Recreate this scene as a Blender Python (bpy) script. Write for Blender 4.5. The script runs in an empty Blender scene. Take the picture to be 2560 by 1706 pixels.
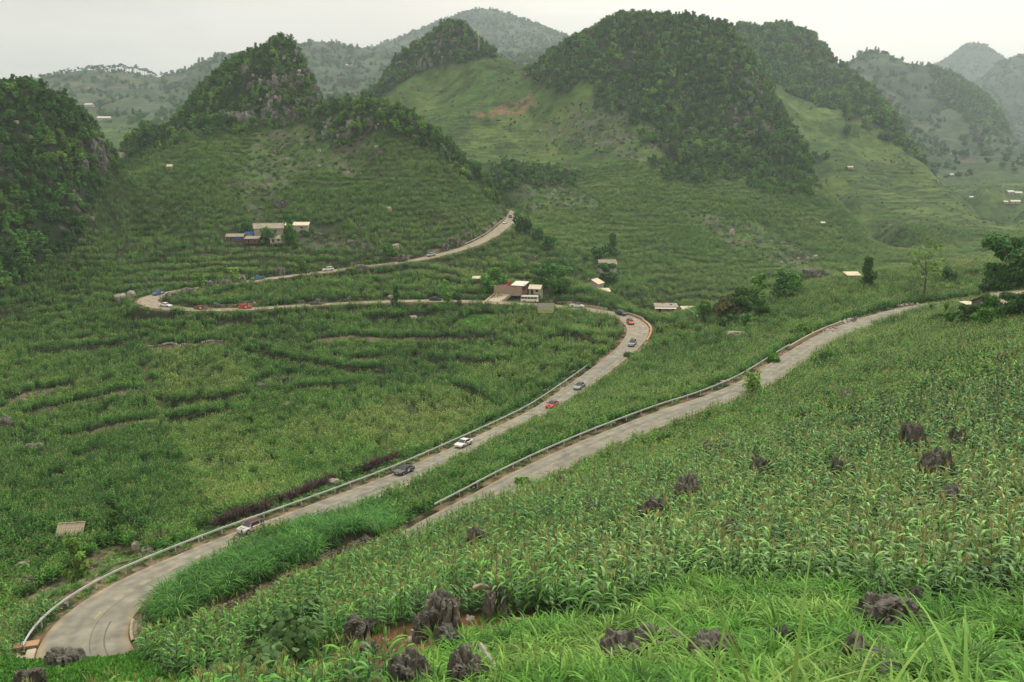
import bpy, bmesh, math, random
import numpy as np
from mathutils import Vector, Matrix, Euler
random.seed(7); np.random.seed(7); RNG = np.random.default_rng(11)
S = bpy.context.scene
COL = S.collection
R = math.radians
# ------------------------------------------------------------------ camera
F_PX, CX, CY, PITCH = 2100.0, 1280.0, 853.0, R(11.4)
cam_d = bpy.data.cameras.new('camera'); cam = bpy.data.objects.new('camera', cam_d); COL.objects.link(cam)
cam_d.sensor_width = 36.0; cam_d.lens = 36.0 * F_PX / 2560.0
cam_d.clip_start = 0.1; cam_d.clip_end = 20000
cam.location = (0, 0, 0); cam.rotation_euler = (R(90) - PITCH, 0, 0)
S.camera = cam
# ------------------------------------------------------------------ world, sun, exposure
SUN_EL, SUN_AZ = R(58), R(35)      # high soft sun behind cloud, ahead and to the right
W = bpy.data.worlds.new('World'); S.world = W; W.use_nodes = True
def build_world():
    nt = W.node_tree; nt.nodes.clear(); N = nt.nodes.new; L = nt.links.new
    out = N('ShaderNodeOutputWorld'); bg = N('ShaderNodeBackground')
    sky = N('ShaderNodeTexSky'); sky.sky_type = 'NISHITA'; sky.sun_disc = False
    sky.sun_elevation = SUN_EL; sky.sun_rotation = SUN_AZ; sky.dust_density = 3.0; sky.air_density = 1.0
    tc = N('ShaderNodeTexCoord'); sep = N('ShaderNodeSeparateXYZ'); L(tc.outputs['Generated'], sep.inputs[0])
    # cloud deck: soft wide bands of noise, squeezed vertically
    mp = N('ShaderNodeMapping'); mp.inputs['Scale'].default_value = (1.0, 1.0, 5.0); L(tc.outputs['Generated'], mp.inputs[0])
    nz = N('ShaderNodeTexNoise'); nz.inputs['Scale'].default_value = 1.6; nz.inputs['Detail'].default_value = 7; nz.inputs['Roughness'].default_value = .55
    L(mp.outputs[0], nz.inputs['Vector'])
    cr = N('ShaderNodeValToRGB'); e = cr.color_ramp.elements
    e[0].position = .38; e[0].color = (5.7, 5.4, 4.65, 1); e[1].position = .62; e[1].color = (8.9, 8.15, 6.9, 1)
    L(nz.outputs['Fac'], cr.inputs['Fac'])
    # brighter cloud in the direction of the veiled sun
    sd = Vector((math.sin(R(27)) * math.cos(R(17)), math.cos(R(27)) * math.cos(R(17)), math.sin(R(17))))
    dot = N('ShaderNodeVectorMath'); dot.operation = 'DOT_PRODUCT'; L(tc.outputs['Generated'], dot.inputs[0]); dot.inputs[1].default_value = sd
    mr = N('ShaderNodeMapRange'); mr.inputs['From Min'].default_value = .80; mr.inputs['From Max'].default_value = 1.0
    mr.inputs['To Min'].default_value = 0; mr.inputs['To Max'].default_value = 1; mr.interpolation_type = 'SMOOTHSTEP'; L(dot.outputs['Value'], mr.inputs['Value'])
    glow = N('ShaderNodeMix'); glow.data_type = 'RGBA'; glow.blend_type = 'ADD'; glow.clamp_result = False
    mul = N('ShaderNodeMath'); mul.operation = 'MULTIPLY'; mul.inputs[1].default_value = .48; L(mr.outputs[0], mul.inputs[0])
    L(mul.outputs[0], glow.inputs['Factor']); L(cr.outputs['Color'], glow.inputs[6]); glow.inputs[7].default_value = (9.0, 8.4, 7.2, 1)
    # overcast deck is brighter overhead than near the horizon
    zg = N('ShaderNodeMath'); zg.operation = 'MULTIPLY_ADD'; zg.inputs[1].default_value = .45; zg.inputs[2].default_value = .93; L(sep.outputs['Z'], zg.inputs[0])
    zs = N('ShaderNodeVectorMath'); zs.operation = 'SCALE'; L(glow.outputs[2], zs.inputs[0]); L(zg.outputs[0], zs.inputs['Scale'])
    # cloud deck over the Nishita sky
    mix = N('ShaderNodeMix'); mix.data_type = 'RGBA'; mix.inputs['Factor'].default_value = .88; mix.clamp_result = False
    L(sky.outputs[0], mix.inputs[6]); L(zs.outputs[0], mix.inputs[7])
    L(mix.outputs[2], bg.inputs['Color']); bg.inputs['Strength'].default_value = 0.096
    L(bg.outputs[0], out.inputs['Surface'])
build_world()
sun_d = bpy.data.lights.new('sun', 'SUN'); sun = bpy.data.objects.new('sun', sun_d); COL.objects.link(sun)
sun_d.energy = 1.5; sun_d.angle = R(14); sun_d.color = (1.0, .955, .87)
sd = Vector((math.sin(SUN_AZ) * math.cos(SUN_EL), math.cos(SUN_AZ) * math.cos(SUN_EL), math.sin(SUN_EL)))
sun.rotation_euler = sd.to_track_quat('Z', 'Y').to_euler()
S.view_settings.view_transform = 'Standard'; S.view_settings.look = 'None'
S.view_settings.exposure = 0.48; S.view_settings.gamma = 1.0; S.view_settings.use_curve_mapping = False
S.cycles.max_bounces = 5; S.cycles.diffuse_bounces = 1; S.cycles.transmission_bounces = 3; S.cycles.volume_bounces = 1
S.cycles.use_denoising = True
# ------------------------------------------------------------------ photo pixel -> world helpers
ct, st = math.cos(PITCH), math.sin(PITCH)
def ray(px, py):
    u = (px - CX) / F_PX; v = (CY - py) / F_PX
    return u, ct + v * st, -st + v * ct
def P(px, py, Y):
    a, b, c = ray(px, py); t = Y / b
    return (a * t, Y, c * t)
def Pz(px, py, z):
    a, b, c = ray(px, py); t = z / c
    return (a * t, b * t, z)
def project(X, Y, Z):
    zc = Y * ct - Z * st; up = Y * st + Z * ct
    zc = np.maximum(zc, 1e-3)
    return CX + F_PX * X / zc, CY - F_PX * up / zc, zc
# ------------------------------------------------------------------ noise
def _hash(ix, iy, seed):
    h = (ix.astype(np.int64) * 374761393 + iy.astype(np.int64) * 668265263 + seed * 1442695041) & 0xFFFFFFFF
    h = ((h ^ (h >> 13)) * 1274126177) & 0xFFFFFFFF
    return ((h ^ (h >> 16)) & 0xFFFF) / 65535.0
def vnoise(x, y, seed=0):
    x = np.asarray(x, float); y = np.asarray(y, float)
    ix = np.floor(x); iy = np.floor(y); fx = x - ix; fy = y - iy
    fx = fx * fx * (3 - 2 * fx); fy = fy * fy * (3 - 2 * fy)
    a = _hash(ix, iy, seed); b = _hash(ix + 1, iy, seed); c = _hash(ix, iy + 1, seed); d = _hash(ix + 1, iy + 1, seed)
    return (a + (b - a) * fx) * (1 - fy) + (c + (d - c) * fx) * fy
def fbm(x, y, seed=0, octv=4, gain=.5):
    s = 0; a = 1; t = 0
    for k in range(octv):
        s = s + a * (vnoise(x, y, seed + k * 17) - .5); t += a; a *= gain; x = x * 2.03 + 13.7; y = y * 2.03 + 7.1
    return s / t * 2
def sstep(a, b, x):
    t = np.clip((x - a) / (b - a), 0, 1); return t * t * (3 - 2 * t)
def inpoly(px, py, poly):
    px = np.asarray(px); py = np.asarray(py); r = np.zeros(px.shape, bool); n = len(poly)
    for i in range(n):
        x1, y1 = poly[i]; x2, y2 = poly[(i + 1) % n]
        if y1 == y2: continue
        c = ((y1 > py) != (y2 > py)) & (px < (x2 - x1) * (py - y1) / (y2 - y1) + x1)
        r ^= c
    return r
# ------------------------------------------------------------------ road centre line (photo pixel, height, width)
ROAD_PTS = [(2440,752,-35.5,6),(2340,762,-36.2,6),(2240,782,-37,6),(2160,806,-38,6),(2080,838,-39,6),(2000,885,-40,6),(1900,950,-41.2,6),(1800,995,-42,6),(1700,1020+8,-42.8,6),
 (1600,1066,-43.5,6),(1500,1107,-44.1,6),(1400,1152,-44.8,6),(1290,1207,-45.5,6),(1210,1252,-46,6),(1100,1312,-46.3,6),(1000,1372,-46.6,6),
 (880,1428,-46.9,6),(740,1503,-47.2,6),(600,1578,-47.5,6.5),(450,1652,-47.7,7.5),(310,1700,-47.9,8.5),(232,1680,-48,8.8),(205,1620,-48.2,8.8),(235,1548,-48.5,8),(320,1480,-49,7),
 (430,1423,-49.5,6.4),(560,1366,-50.4,6),(645,1333,-51,6),(850,1256,-52.5,6),(1025,1186,-54,6),(1173,1118,-55,6),(1290,1062,-55.8,6),(1365,1022,-56,6),(1440,970,-55.5,6),
 (1510,918,-54,6),(1562,876,-52.8,6.3),(1590,842,-52,7),(1592,815,-51.2,7.5),(1560,793,-50.2,7),(1500,779,-49.5,6.3),(1440,770,-49,6),(1315,760,-48,6),(1200,755,-47.7,6),(1090,752,-47.5,6),
 (950,755,-47.7,6),(800,762,-48,6),(700,768,-48,6),(612,773,-48,6),(503,775,-47.5,6),(425,770,-47,6.5),(383,762,-46.5,7),(368,752,-46,7),(385,742,-45.6,7),(430,731,-45.2,6.5),(503,720,-44.5,6),
 (648,700,-43,6),(824,678,-41,6),(1007,655,-39,6),(1080,642,-37.5,6),(1140,627,-36,6),(1185,611,-34,6),(1230,588,-31.3,6),(1262,563,-28,6.5),(1280,545,-25.8,6.5),(1268,528,-24.3,6),(1225,520,-24,6),(1150,517,-24,6)]
def catmull(pts, step):
    P_ = np.array(pts, float); P_ = np.vstack([2 * P_[0] - P_[1], P_, 2 * P_[-1] - P_[-2]]); out = []
    for i in range(1, len(P_) - 2):
        p0, p1, p2, p3 = P_[i - 1], P_[i], P_[i + 1], P_[i + 2]
        n = max(2, int(np.linalg.norm((p2 - p1)[:3]) / (step * .5)))
        for k in range(n):
            t = k / n
            out.append(.5 * ((2 * p1) + (-p0 + p2) * t + (2 * p0 - 5 * p1 + 4 * p2 - p3) * t * t + (-p0 + 3 * p1 - 3 * p2 + p3) * t ** 3))
    out.append(P_[-2]); out = np.array(out)
    d = np.r_[0, np.cumsum(np.linalg.norm(np.diff(out[:, :3], axis=0), axis=1))]
    q = np.arange(0, d[-1], step)
    return np.stack([np.interp(q, d, out[:, k]) for k in range(out.shape[1])], 1)
ROAD = catmull([Pz(x, y, z) + (w,) for x, y, z, w in ROAD_PTS], 1.0)
for _ in range(6):
    ROAD[1:-1, :] = (ROAD[:-2] + 2 * ROAD[1:-1] + ROAD[2:]) / 4
ROAD_T = np.gradient(ROAD[:, :3], axis=0); ROAD_T /= np.linalg.norm(ROAD_T, axis=1)[:, None]
ROAD_N = np.stack([ROAD_T[:, 1], -ROAD_T[:, 0]], 1); ROAD_N /= np.linalg.norm(ROAD_N, axis=1)[:, None]
# ------------------------------------------------------------------ terrain control points: (pixel x, pixel y, distance)
CP = []
def FAR(Y): return Y if Y < 1000 else 1000 + (Y - 1000) * 2.6      # the hazy ranges stand well back
def cp(*pts):
    for x, y, Y in pts: CP.append(P(x, y, FAR(Y)))
def crest(pts, drops=((1.05, 28), (1.14, 70)), step=45):
    """ridge line seen against what lies behind it; the ground falls away behind"""
    A = np.array(pts, float); d = np.r_[0, np.cumsum(np.hypot(*np.diff(A[:, :2], axis=0).T))]
    q = np.linspace(0, d[-1], max(2, int(d[-1] / step) + 1))
    for s in q:
        x, y, Y = (np.interp(s, d, A[:, k]) for k in range(3))
        CP.append(P(x, y, FAR(Y)))
        for m, dy in drops: CP.append(P(x, y + dy, FAR(Y) * m))
# foreground slope
cp((-400,1700,75),(0,1650,64),(200,1650,63),(0,1720,56),(300,1705,54),(600,1700,50),(800,1700,42),(1000,1700,32),(1300,1700,27),(1700,1700,24),(2100,1700,21),(2560,1700,19),(3000,1700,18),
   (340,1635,65),(500,1572,68),(600,1590,64),(700,1498,75),(850,1432,80),(850,1560,58),(1000,1372,88),(1000,1560,44),(1300,1560,38),(1700,1560,33),(2100,1560,29),(2560,1560,27),(3000,1560,25),
   (1000,1470,64),(1300,1440,51),(1600,1440,46),(2000,1430,42),(2560,1400,38),(3000,1400,35),(1130,1308,97),(1250,1262,104),(1120,1400,76),(1300,1300,74),(1700,1300,66),(2100,1280,60),(2560,1250,52),(3000,1220,50),
   (1400,1200,112),(1500,1155,125),(1700,1075,139),(1900,992,155),(2075,886,176),(2200,835,197),(1700,1160,98),(2100,1110,88),(2560,1060,78),(3000,1040,72),(1900,1050,122),(2200,950,120),(2560,900,105),(3000,880,100),
   (2250,870,160),(2400,820,165),(2560,790,158),(2450,765,185),(2600,740,185),(3000,740,150))
# left of the lower hairpin and the bowl
cp((0,1600,91),(-300,1600,95),(80,1530,99),(0,1450,118),(0,1300,140),(-400,1300,140),(200,1345,126),(400,1335,121),(300,1400,121),(200,1460,108),(560,1270,131),(700,1210,149),(200,1200,163),(0,1100,200),(-500,1100,200),(400,1080,200),
   (300,1000,222),(600,1150,172),(600,1000,218),(850,1120,176),(1000,1060,192),(1000,950,236),(1200,980,216),(300,900,256),(600,900,254),(1000,850,276),(1300,900,248),(1300,820,280),(1400,850,262),(1480,840,266),(1000,790,299),(600,812,285),(300,830,283),(0,900,258),(0,800,296),(-400,800,290),(150,720,333),(250,760,310))
# between the roads
cp((1500,1010,172),(1700,905,218),(1850,830,232),(1650,960,188),(1350,1090,150),(1700,840,256),(1150,1210,128),(900,1320,112),(1280,1140,138))
# between the two upper roads, and beyond them
cp((600,742,313),(800,722,328),(1000,705,338),(1200,690,352),(1300,660,375),(1100,670,362),(1350,715,345),(1250,620,405),(1330,600,430),(1400,640,415))
crest([(1400,690,352),(1450,712,347),(1530,745,330),(1620,785,300)], drops=((1.06,25),), step=50)
crest([(1640,800,290),(1700,785,285),(1800,765,285),(1900,742,288),(2000,718,296),(2100,697,300),(2200,682,305),(2300,667,312),(2400,657,320),(2560,650,330),(2900,640,340)], drops=((1.08,12),(1.3,22)), step=90)
# slope above the upper road, left mountain, first peak
cp((500,690,345),(600,650,364),(800,640,368),(700,560,413),(400,610,386),(300,640,372),(300,500,425),(500,500,440),(800,450,465),(1000,500,440),(1000,600,393),(1150,560,425),(1150,480,470),(400,440,462),(550,400,490),(900,400,492),(250,700,338),(200,600,362),
   (640,320,540),(560,340,528),(700,420,490),(760,330,535),(720,250,560),(620,230,562),(520,270,556),(880,320,512),(1000,370,490),(1100,430,480))
crest([(300,372,545),(340,358,560),(400,342,575),(425,325,580),(460,270,590),(520,195,595),(600,132,600),(650,114,602),(715,114,602),(752,145,602),(775,200,595),(800,250,588),(835,280,575)], drops=((1.05,60),(1.16,130)))
crest([(840,275,545),(900,250,525),(960,258,520),(1010,290,515),(1080,332,510),(1140,382,508),(1200,450,512),(1240,502,520)], drops=((1.06,35),(1.14,60)))
cp((0,400,362),(0,560,342),(0,680,326),(150,400,386),(150,560,366),(250,500,398),(-400,500,340),(-400,700,310),(220,380,402),(100,300,388))
crest([(-500,200,370),(-200,215,380),(0,212,398),(60,212,404),(120,228,409),(180,255,414),(230,312,420),(275,368,432)], drops=((1.05,40),(1.18,120)))
# second row of hills
cp((1300,540,560),(1250,470,600),(1200,455,640),(1150,400,700),(1150,300,810),(1000,300,845),(1000,240,880),(1100,200,900),(1250,300,810),(1300,220,850),(1400,350,770),(1400,450,670),(1400,550,560),(1400,600,480),(1500,690,420),(1500,600,510),(1600,740,385),(1600,680,440),(1600,600,520),
   (1600,500,610),(1600,400,700),(1600,300,755),(1600,200,805),(1600,110,845),(1450,250,790),(1450,160,830),(1750,300,765),(1750,150,820),(1750,500,610),(1850,600,540),(1850,690,455),(1850,500,610),(1850,400,700),(1880,280,770),(1950,650,500),(2000,690,450),(2050,600,570),(1950,450,680),(2150,650,520))
crest([(850,292,900),(880,268,910),(940,228,930),(965,200,940),(985,155,945),(1040,108,950),(1080,84,950),(1110,60,950),(1140,52,950),(1162,62,950),(1180,96,945),(1230,118,935),(1255,146,925),(1290,158,915),(1315,172,905)], drops=((1.06,50),(1.16,110)))
crest([(1325,172,895),(1360,152,890),(1420,102,885),(1480,60,880),(1560,36,880),(1640,40,880),(1700,47,880),(1780,52,875),(1825,66,868),(1850,98,860),(1890,165,848),(1935,228,835),(1968,300,815),(2000,362,785),(2030,405,755),(2070,482,700),(2140,560,640),(2200,615,590)], drops=((1.05,45),(1.12,80)))
crest([(1850,82,1160),(1900,80,1165),(1960,60,1165),(2010,84,1155),(2060,115,1150),(2082,155,1140),(2110,175,1130),(2150,205,1110),(2200,255,1080),(2235,300,1050),(2285,375,1000),(2340,440,950),(2420,510,880),(2480,555,820)], drops=((1.06,40),(1.14,70)))
cp((2080,250,1090),(2050,350,980),(2100,400,910),(2120,500,790),(2250,480,860),(2200,400,960),(2250,570,700),(2400,600,650),(2560,600,640),(2700,600,640),(2300,625,560),(2560,630,560))
crest([(2115,175,1520),(2135,145,1520),(2180,127,1520),(2230,142,1510),(2270,162,1500),(2330,170,1480),(2400,198,1450),(2450,235,1420),(2500,285,1380),(2525,340,1330),(2560,385,1280),(2700,450,1200)], drops=((1.06,30),(1.14,60)))
cp((2300,300,1360),(2350,400,1190),(2300,440,1100),(2450,480,1020),(2560,520,900),(2700,520,900),(2500,400,1150))
crest([(2300,185,2500),(2350,160,2500),(2390,130,2500),(2450,104,2500),(2490,130,2500),(2525,165,2500)], drops=((1.08,40),(1.3,60)))
crest([(2440,215,2000),(2480,170,2000),(2530,142,2000),(2600,138,2000),(2750,150,2000),(2900,120,2000)], drops=((1.08,40),))
cp((2560,300,1750),(2700,330,1700),(2480,210,2200))
# far hills at the left
crest([(-500,250,1450),(-200,240,1450),(0,228,1450),(90,208,1450),(160,194,1450),(220,188,1450),(300,184,1450),(380,190,1450),(430,192,1450),(470,166,1500),(540,137,1520),(610,143,1540),(680,125,1560),(760,109,1580),(830,116,1600),(890,133,1620),(960,140,1640)], drops=((1.06,20),))
cp((300,300,1150),(350,365,980),(0,300,1150),(150,250,1280),(550,250,1200),(800,250,1250),(420,260,1250),(860,200,1400),(-400,330,1150),(-500,450,800),(-300,380,640),(350,400,760),(900,240,1230),(860,290,1050))
crest([(900,140,2050),(960,112,2080),(1050,74,2100),(1120,44,2120),(1170,30,2130),(1220,24,2130),(1270,36,2130),(1300,60,2130),(1350,72,2130),(1390,92,2130),(1420,115,2130),(1500,140,2130)], drops=((1.06,20),))
crest([(1290,62,2450),(1312,42,2450),(1335,62,2450)], drops=((1.05,30),))
cp((1250,150,1600),(1300,140,1500),(1380,160,1300),(1050,150,1500),(1950,140,1700),(2100,220,1700),(1600,140,2200),(2250,200,2000))
cp(*[(x, 330, 3300) for x in (-600, 0, 600, 1200, 1800, 2400, 3100)])
CPa = np.array(CP)
for k in range(0, len(ROAD), 12):
    CPa = np.vstack([CPa, ROAD[k, :3]])
def road_at(px, py, y0=40, y1=700):
    ex, ey, _ = project(ROAD[:, 0], ROAD[:, 1], ROAD[:, 2]); d = np.hypot(ex - px, ey - py); d[(ROAD[:, 1] < y0) | (ROAD[:, 1] > y1)] = 9e9
    return int(np.argmin(d))
for k in range(road_at(960, 1390), road_at(330, 1700), 5):      # the grassy island between the hairpin legs stands on a low wall
    CPa = np.vstack([CPa, [ROAD[k, 0] + ROAD_N[k, 0] * 5.2, ROAD[k, 1] + ROAD_N[k, 1] * 5.2, ROAD[k, 2] + 1.7]])
for k in range(road_at(330, 1480, 70, 120), road_at(1440, 970), 8):      # a wide verge outside the guardrail before the bowl drops away
    for o_, d_ in ((7.5, .9), (12, 2.0)): CPa = np.vstack([CPa, [ROAD[k, 0] - ROAD_N[k, 0] * o_, ROAD[k, 1] - ROAD_N[k, 1] * o_, ROAD[k, 2] - d_]])
for X in (-9, -5, 0, 5, 9):
    CPa = np.vstack([CPa, [X, 10, -8.4 + .06 * X], [X * .5, 5.5, -5.3]])
BOFF = 4.0
def warp(X, Y):
    Yc = np.maximum(Y, 3.0)
    return np.stack([X / Yc * 21.0, np.log(Yc + BOFF) * 13.0], -1)
_C = warp(CPa[:, 0], CPa[:, 1]); _T = CPa[:, 2] / CPa[:, 1]
def kern(d2): return np.sqrt(d2 + .12)
_n = len(_C); _D = ((_C[:, None] - _C[None]) ** 2).sum(-1)
_A = np.zeros((_n + 3, _n + 3)); _A[:_n, :_n] = kern(_D) - np.eye(_n) * .02
_A[:_n, _n] = 1; _A[:_n, _n + 1:] = _C; _A[_n:, :_n] = _A[:_n, _n:].T
_w = np.linalg.solve(_A, np.r_[_T, 0, 0, 0])
# ------------------------------------------------------------------ terrain grid
rows = [-14, -10, -7, -4, -2, 0, 2, 3.5, 5]
while rows[-1] < 7600:
    y = rows[-1]
    d = .5 if y < 60 else .55 if y < 110 else .62 if y < 230 else .66 if y < 360 else .95 if y < 560 else 1.9 if y < 950 else 4 if y < 1700 else 10 if y < 2800 else 18 if y < 5600 else 60
    rows.append(y + d)
GY = np.array(rows, float); NY = len(GY)
GS = np.r_[np.linspace(-.95, -.68, 24)[:-1], np.linspace(-.68, .68, 560), np.linspace(.68, .95, 24)[1:]]; NX = len(GS); Y0 = 25.0
GX = GS[None, :] * (GY[:, None] + Y0); GYY = np.repeat(GY[:, None], NX, 1)
def base_T(X, Y):
    out = np.empty(X.shape).ravel(); C = warp(X.ravel(), Y.ravel()); C[:, 0] = np.clip(C[:, 0], -24, 24)
    for i in range(0, len(C), 20000):
        c = C[i:i + 20000]
        d = (c ** 2).sum(1)[:, None] + (_C ** 2).sum(1)[None] - 2 * c @ _C.T
        out[i:i + 20000] = kern(np.maximum(d, 0)) @ _w[:_n] + _w[_n] + c @ _w[_n + 1:]
    return out.reshape(X.shape)
ys = slice(0, NY)
Tg = np.zeros((NY, NX)); sub = np.unique(np.r_[np.arange(0, NY, 2), NY - 1]); subx = np.unique(np.r_[np.arange(0, NX, 2), NX - 1])
Ts = base_T(GX[np.ix_(sub, subx)], GYY[np.ix_(sub, subx)])
Tt = np.stack([np.interp(np.arange(NX), subx, r) for r in Ts]); Tg = np.stack([np.interp(np.arange(NY), sub, Tt[:, j]) for j in range(NX)], 1)
Yc = np.maximum(GYY, 3.0); GZ = Tg * Yc
near = sstep(6, 10, GYY); plane = np.where(GYY > 0, -1.75 - .66 * GYY, -1.75 - .35 * GYY)
GZ = GZ * near + plane * (1 - near)
PX, PY, ZC = project(GX, GYY, GZ)
# ------------------------------------------------------------------ regions of the ground (outlines read in the photo, kept as areas of the land)
wx = fbm(GX / 9, GYY / 9, 3) ; wy = fbm(GX / 9, GYY / 9, 5)
QX = PX + wx * 22; QY = PY + wy * 12
QX2 = PX + fbm(GX / 24, GYY / 24, 13, 4) * 95 * sstep(350, 800, GYY) + wx * 22; QY2 = PY + fbm(GX / 20, GYY / 20, 15, 4) * 60 * sstep(350, 800, GYY) + wy * 12
def region(polys, y0=0, y1=9e9, rag=False):
    m = np.zeros(PX.shape, bool)
    for p in polys: m |= inpoly(QX2 if rag else QX, QY2 if rag else QY, p)
    return m & (GYY > y0) & (GYY < y1)
def soft(m, n=2):
    f = m.astype(float)
    for _ in range(n):
        f[1:-1] = (f[:-2] + 2 * f[1:-1] + f[2:]) / 4; f[:, 1:-1] = (f[:, :-2] + 2 * f[:, 1:-1] + f[:, 2:]) / 4
    return f
FOREST = (region([[(-900,100),(130,180),(240,270),(300,350),(345,395),(330,420),(270,425),(235,520),(200,600),(150,640),(60,700),(-20,760),(-900,800)]], 290, 470)
 | region([[(395,350),(450,240),(600,80),(760,80),(880,250),(850,300),(780,320),(740,305),(640,330),(560,335),(480,325),(400,360)]], 500, 640, True)
 | region([[(300,350),(420,330),(480,350),(440,370),(330,400)]], 500, 620)
 | region([[(780,300),(870,230),(960,230),(1080,310),(1210,430),(1262,530),(1225,515),(1180,455),(1100,395),(1040,350),(980,330),(930,335),(860,385),(790,350)]], 470, 575)
 | region([[(840,310),(900,240),(1000,100),(1140,30),(1200,90),(1245,140),(1180,150),(1140,165),(1060,170),(1010,200),(960,240),(900,290)]], 840, 1010)
 | region([[(1290,180),(1400,80),(1560,0),(1850,40),(2000,330),(2030,430),(1990,470),(1880,440),(1800,455),(1700,440),(1640,400),(1650,330),(1600,270),(1500,235),(1420,225),(1340,205)],[(1880,450),(2000,450),(2060,520),(2080,580),(2000,560),(1930,520)]], 640, 940, True)
 | region([[(1225,405),(1300,415),(1440,440),(1430,470),(1300,470),(1240,480)]], 560, 760)
 | region([[(1830,60),(1960,30),(2080,120),(2240,290),(2330,430),(2290,400),(2230,340),(2130,320),(2070,240),(1950,220),(1850,220)]], 880, 1800, True)
 | region([[(2330,150),(2480,220),(2540,340),(2500,330),(2420,300),(2330,240)]], 1500, 3200))
ROCKY = (region([[(640,330),(740,315),(900,335),(960,380),(880,440),(760,420),(700,470),(640,560),(560,470),(620,400)],[(640,540),(760,560),(1000,640),(900,660),(760,640)]], 380, 600)
 | region([[(1240,480),(1420,460),(1500,520),(1330,530)],[(1700,520),(1900,560),(2050,640),(1980,680),(1800,600)],[(1350,280),(1500,250),(1640,320),(1650,420),(1500,380),(1350,340)]], 400, 900)
 | region([[(620,270),(700,180),(780,220),(800,300),(700,290)]], 540, 640))
REDSOIL = region([[(1190,285),(1330,235),(1345,262),(1300,285),(1200,292)],[(1040,240),(1060,232),(1080,240)]], 700, 900)
SOIL = region([[(790,1730),(780,1660),(870,1600),(1000,1570),(1150,1535),(1450,1545),(1520,1560),(1400,1590),(1150,1610),(1080,1650),(960,1730)]], 8, 60)
BGRASS = region([[(940,1800),(1060,1660),(1100,1615),(1300,1580),(1500,1585),(1600,1530),(1720,1470),(1900,1480),(2050,1470),(2200,1530),(2560,1520),(3200,1520),(3200,2600),(900,2600)]], 4, 60) & ~SOIL
BPATCH = region([[(-200,1630),(340,1625),(420,1690),(620,1720),(500,1800),(-200,1800)]], 20, 70)
MEADOW = region([[(1150,800),(1180,790),(1235,795),(1235,815),(1190,818),(1150,812)]], 260, 300) | region([[(1075,758),(1150,757),(1150,772),(1090,772)]], 270, 330)
VERGE = region([[(0,1530),(100,1480),(250,1380),(330,1360),(420,1400),(130,1545)]], 80, 140)
# which land shows from the photo's side
slopeT = GZ / np.maximum(GYY, 3.0)
cmx = np.maximum.accumulate(np.where(GYY > 14, slopeT, -9), axis=0)
VIS = (slopeT + 4.0 / np.maximum(GYY, 10) + .004 > cmx) & (GYY > 8) & (PX > -140 - 12000 / np.maximum(GYY, 12)) & (PX < 2700 + 12000 / np.maximum(GYY, 12))
# ------------------------------------------------------------------ relief
far = sstep(330, 700, GYY)
hill = sstep(300, 420, GYY) * (GZ > -60)
rough = (.35 + .9 * sstep(60, 200, GYY)) * (1 - .75 * sstep(100, 140, GYY) * (1 - sstep(300, 330, GYY)))
GZ = GZ + fbm(GX / 14, GYY / 14, 31) * rough * 1.0
wf = soft(FOREST, 3)
GZ = GZ + wf * (fbm(GX / 22, GYY / 22, 41, 4) * 7 + fbm(GX / 7, GYY / 7, 43, 3) * 2.5) * sstep(250, 500, GYY)
GZ = GZ + (fbm(GX / 150, GYY / 150, 51, 4) * 14 + fbm(GX / 40, GYY / 40, 52, 3) * 8) * sstep(1050, 1500, GYY)
GZ = GZ + soft(ROCKY, 2) * (np.abs(fbm(GX / 5, GYY / 5, 61, 3)) * 2.2 - .5)
# terraces
tmask = (1 - wf) * sstep(95, 125, GYY) * (1 - sstep(1150, 1350, GYY)) * (1 - .8 * soft(ROCKY, 3))
stp = np.where(GYY < 345, 1.9, np.where(GYY < 520, 2.5, 3.0))
BOWL = np.where((GYY < 306) & (GYY > 90), .45, 1.0)
q = GZ / stp + fbm(GX / 45, GYY / 45, 71, 3) * 1.3 + fbm(GX / 14, GYY / 14, 72, 2) * .55
fr = q - np.floor(q); up = sstep(.72, 1.0, fr)
tz = (np.floor(q) + up * .9 + fr * .1) * stp - (q * stp - GZ)
keep = sstep(-.30, .30, fbm(GX / 40 + 9, GYY / 40, 77, 3) + .10 * (GYY > 300))
GZ = GZ + (tz - GZ) * tmask * (.2 + .8 * keep) * BOWL
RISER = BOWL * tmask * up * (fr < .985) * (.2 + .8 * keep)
# dry-stone terrace edges that can be followed one by one in the bowl
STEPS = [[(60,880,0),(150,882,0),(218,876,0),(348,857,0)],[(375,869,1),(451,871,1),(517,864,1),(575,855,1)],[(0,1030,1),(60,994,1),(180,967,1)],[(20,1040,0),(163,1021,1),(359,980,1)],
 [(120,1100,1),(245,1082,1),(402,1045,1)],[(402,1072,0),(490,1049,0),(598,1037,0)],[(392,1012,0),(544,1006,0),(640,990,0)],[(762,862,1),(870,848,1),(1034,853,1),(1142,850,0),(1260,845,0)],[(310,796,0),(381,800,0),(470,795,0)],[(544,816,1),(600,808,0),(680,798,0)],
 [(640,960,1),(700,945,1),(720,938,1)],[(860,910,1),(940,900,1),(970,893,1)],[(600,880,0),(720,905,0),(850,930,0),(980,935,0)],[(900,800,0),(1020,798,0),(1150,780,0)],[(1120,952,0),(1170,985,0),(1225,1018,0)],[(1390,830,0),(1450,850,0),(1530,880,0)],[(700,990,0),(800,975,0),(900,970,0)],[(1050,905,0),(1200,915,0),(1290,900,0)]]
SLIN = np.full(GX.shape, 99.0); STAN = np.zeros(GX.shape); gap0 = np.zeros(GX.shape)
def coarse(px, py):
    a, b, c = ray(px, py); Y = np.arange(60, 330, .8); T = base_T(a / b * Y, Y); k = int(np.argmax(T > c / b)); return (a / b * Y[k], Y[k])
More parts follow.
